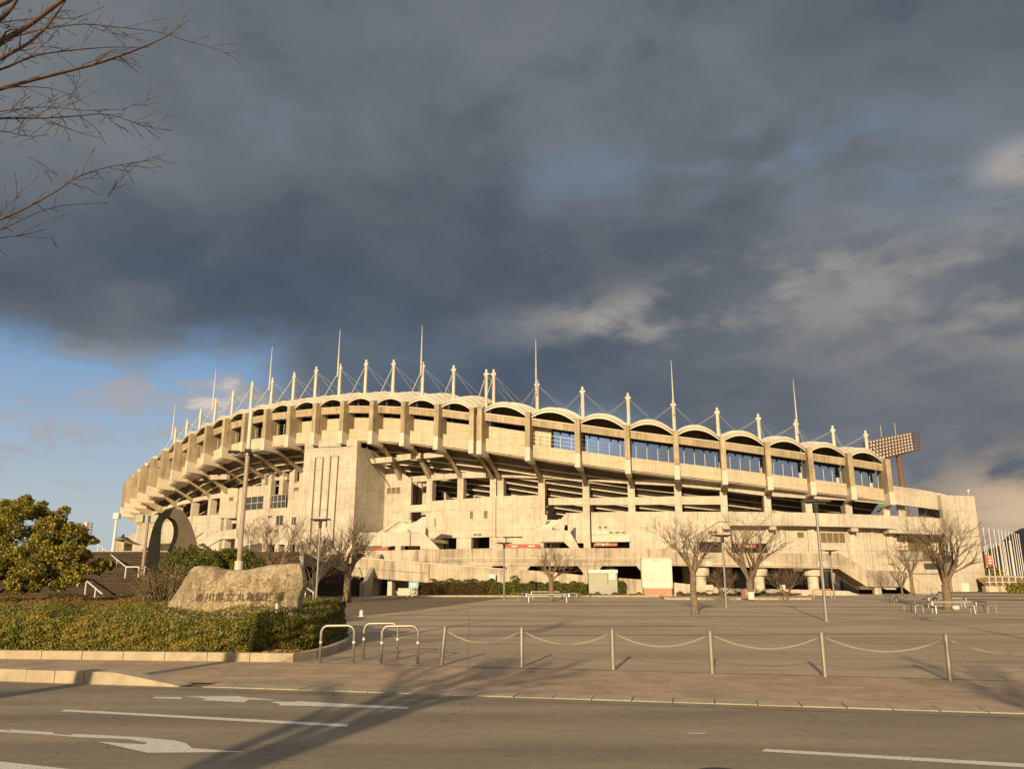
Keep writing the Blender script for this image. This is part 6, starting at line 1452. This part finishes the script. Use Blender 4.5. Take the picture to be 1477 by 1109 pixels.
for i, (xt, yt) in enumerate([(1419.3, 786.3), (1424, 786.3), (1429, 785), (1433, 784.5), (1437.6, 784), (1442.2, 783.4), (1446, 783.6), (1449.5, 782.2), (1456.8, 781), (1459, 780.5)]):
    Y = FPY + 26 + i * 2; X = at(xt + 6, 830, Y).x; flagpole(X, ZT, Y, zat(yt, Y) - ZT, 'bare white flagpole of the rear shorter row, %s from the stadium end' % ordn[i], 'rear row of bare flagpoles')
# raised bank with wall and railing they stand on
p = at(1450, 845, 122.); t_ = thing('terrace_wall', 'low concrete terrace wall with white railing below the flagpoles', 'wall', (p.x, p.y, 0)); xl, xr = at(1421, 840, 121).x, 110.
mb = MB(); mb.box(((xl + xr) / 2, 121.5, zat(845, 121) / 2), (xr - xl, 1., zat(845, 121))); mb.build('wall_body', M_deck, t_)
mb = MB(); mb.add([(xl, 121, zat(845, 121) + .01), (xr, 121, zat(845, 121) + .01), (xr, 126, ZT), (xl + 1, 126, ZT), (xr, 190, ZT), (xl + 1, 190, ZT)], [(0, 1, 2, 3), (3, 2, 4, 5)]); mb.build('bank', mat('ochre_bank', (.26, .18, .08), 1, var=.25, scale=2), t_)
for k in range(12):
    X = xl + .6 + k * .93 * 1.05; mb = MB(); mb.tube([(X, 120.9, zat(844, 121)), (X, 120.9, zat(831, 121))], .07, 5); mb.build('railing_post', M_white, t_)
mb = MB(); 
for yy in (831.5, 839): mb.tube([(xl, 120.9, zat(yy, 121)), (xl + 12, 120.9, zat(yy, 121))], .06, 5)
mb.build('railing_rail', M_white, t_)
p = at(1427.5, 815, 126.); t_ = thing('banner', 'red banner with pale marks hanging among the flagpoles', 'banner', (p.x, p.y, zat(815, 126))); mb = MB(); mb.box((p.x, p.y, zat(807.5, 126)), (1.15, .05, zat(800, 126) - zat(815, 126))); mb.build('cloth', M_red, t_)
mb = MB()
for k in range(3): mb.box((p.x + .1, p.y - .04, zat(803.5 + k * 4, 126)), (.55, .02, .18))
mb.build('pale_marks', M_cream, t_)
pz = gp(1466, 860); 
bush('dark rounded bush before the flagpole terrace at the right edge', [(1470, 850, 106, 11), (1459, 848, 106, 7), (1482, 846, 106, 12), (1464, 857, 106, 8)], 2500, .22, M_tree, (at(1470, 860, 106).x, 106, .34), limbs=False)
bush('green bush on the terrace under the first flagpoles', [(1431, 823, 134, 8), (1440, 825, 134, 6), (1424, 825, 134, 6)], 1500, .3, M_tree, (at(1431, 828, 134).x, 134, zat(829, 134)), limbs=False)
# brown running surface at the foot of the right wing
mb = MB(); a, b, c, d = gp(1330, 864.5), gp(1530, 866.5), gp(1560, 858.5), gp(1330, 859.5); mb.add([(q.x, q.y, gz(q.y) + .02) for q in (a, b, c, d)], [(0, 1, 2, 3)]); tag(mb.build('red_track', asphalt('red_surface', (.17, .07, .045), (.22, .1, .06), .3, 20)), kind='structure')

# birds -----------------------------------------------------------------------------
bd = thing('bird', 'x', 'bird') if False else None
mb = MB(); mb.tube([(-.16, 0, 0), (-.05, 0, .01), (.08, 0, .01), (.17, 0, .02), (.21, 0, .015)], [.012, .045, .05, .03, .008], 6)
body = mb
bpos = [(826, 302.5), (828, 316.5), (786.5, 320.5), (796.5, 321.5), (815, 326), (798.5, 328), (795.5, 330), (760.5, 335), (812.5, 335), (801, 338.5), (820.5, 341), (829.5, 332.5), (783, 345.8), (800.5, 346), (807.5, 348), (834, 349), (812.5, 351), (769, 352.5), (782, 353.5), (774, 356), (799, 355.5), (769, 357.5), (821.5, 358), (788.5, 360.5), (809.5, 363), (786, 365), (797.5, 366), (775, 366), (780, 368.5), (792.5, 370.3), (796, 374), (1107, 488)]
bp0_ = None
for i, (x, y) in enumerate(bpos):
    p = at(x, y, 150 + random.uniform(-12, 12))
    if bp0_ is None:
        bp0_ = MB(); bp0_.v, bp0_.f = list(body.v), list(body.f)
        for g in (-1, 1): bp0_.add([(.07, .03 * g, .02), (.05, .22 * g, .10), (-.02, .40 * g, .06), (-.09, .22 * g, .09), (-.07, .03 * g, .015)], [(0, 1, 3, 4), (1, 2, 3)])
        bo_ = bp0_.build('bird', M_dark)
    else: bo_ = bo_.copy(); col.objects.link(bo_)
    bo_.location = p; bo_.rotation_euler = (random.uniform(-.5, .5), 0, random.uniform(0, 6.3)); sc_ = random.uniform(.55, .9); bo_.scale = (sc_,) * 3
    if i < 31: tag(bo_, 'tiny dark bird in the flock under the dark clouds', 'bird', 'flock of birds high above the roof')
    else: tag(bo_, 'single tiny dark bird low in the sky right of the flock', 'bird'); bo_.pop('group', None) if 'group' in bo_ else None
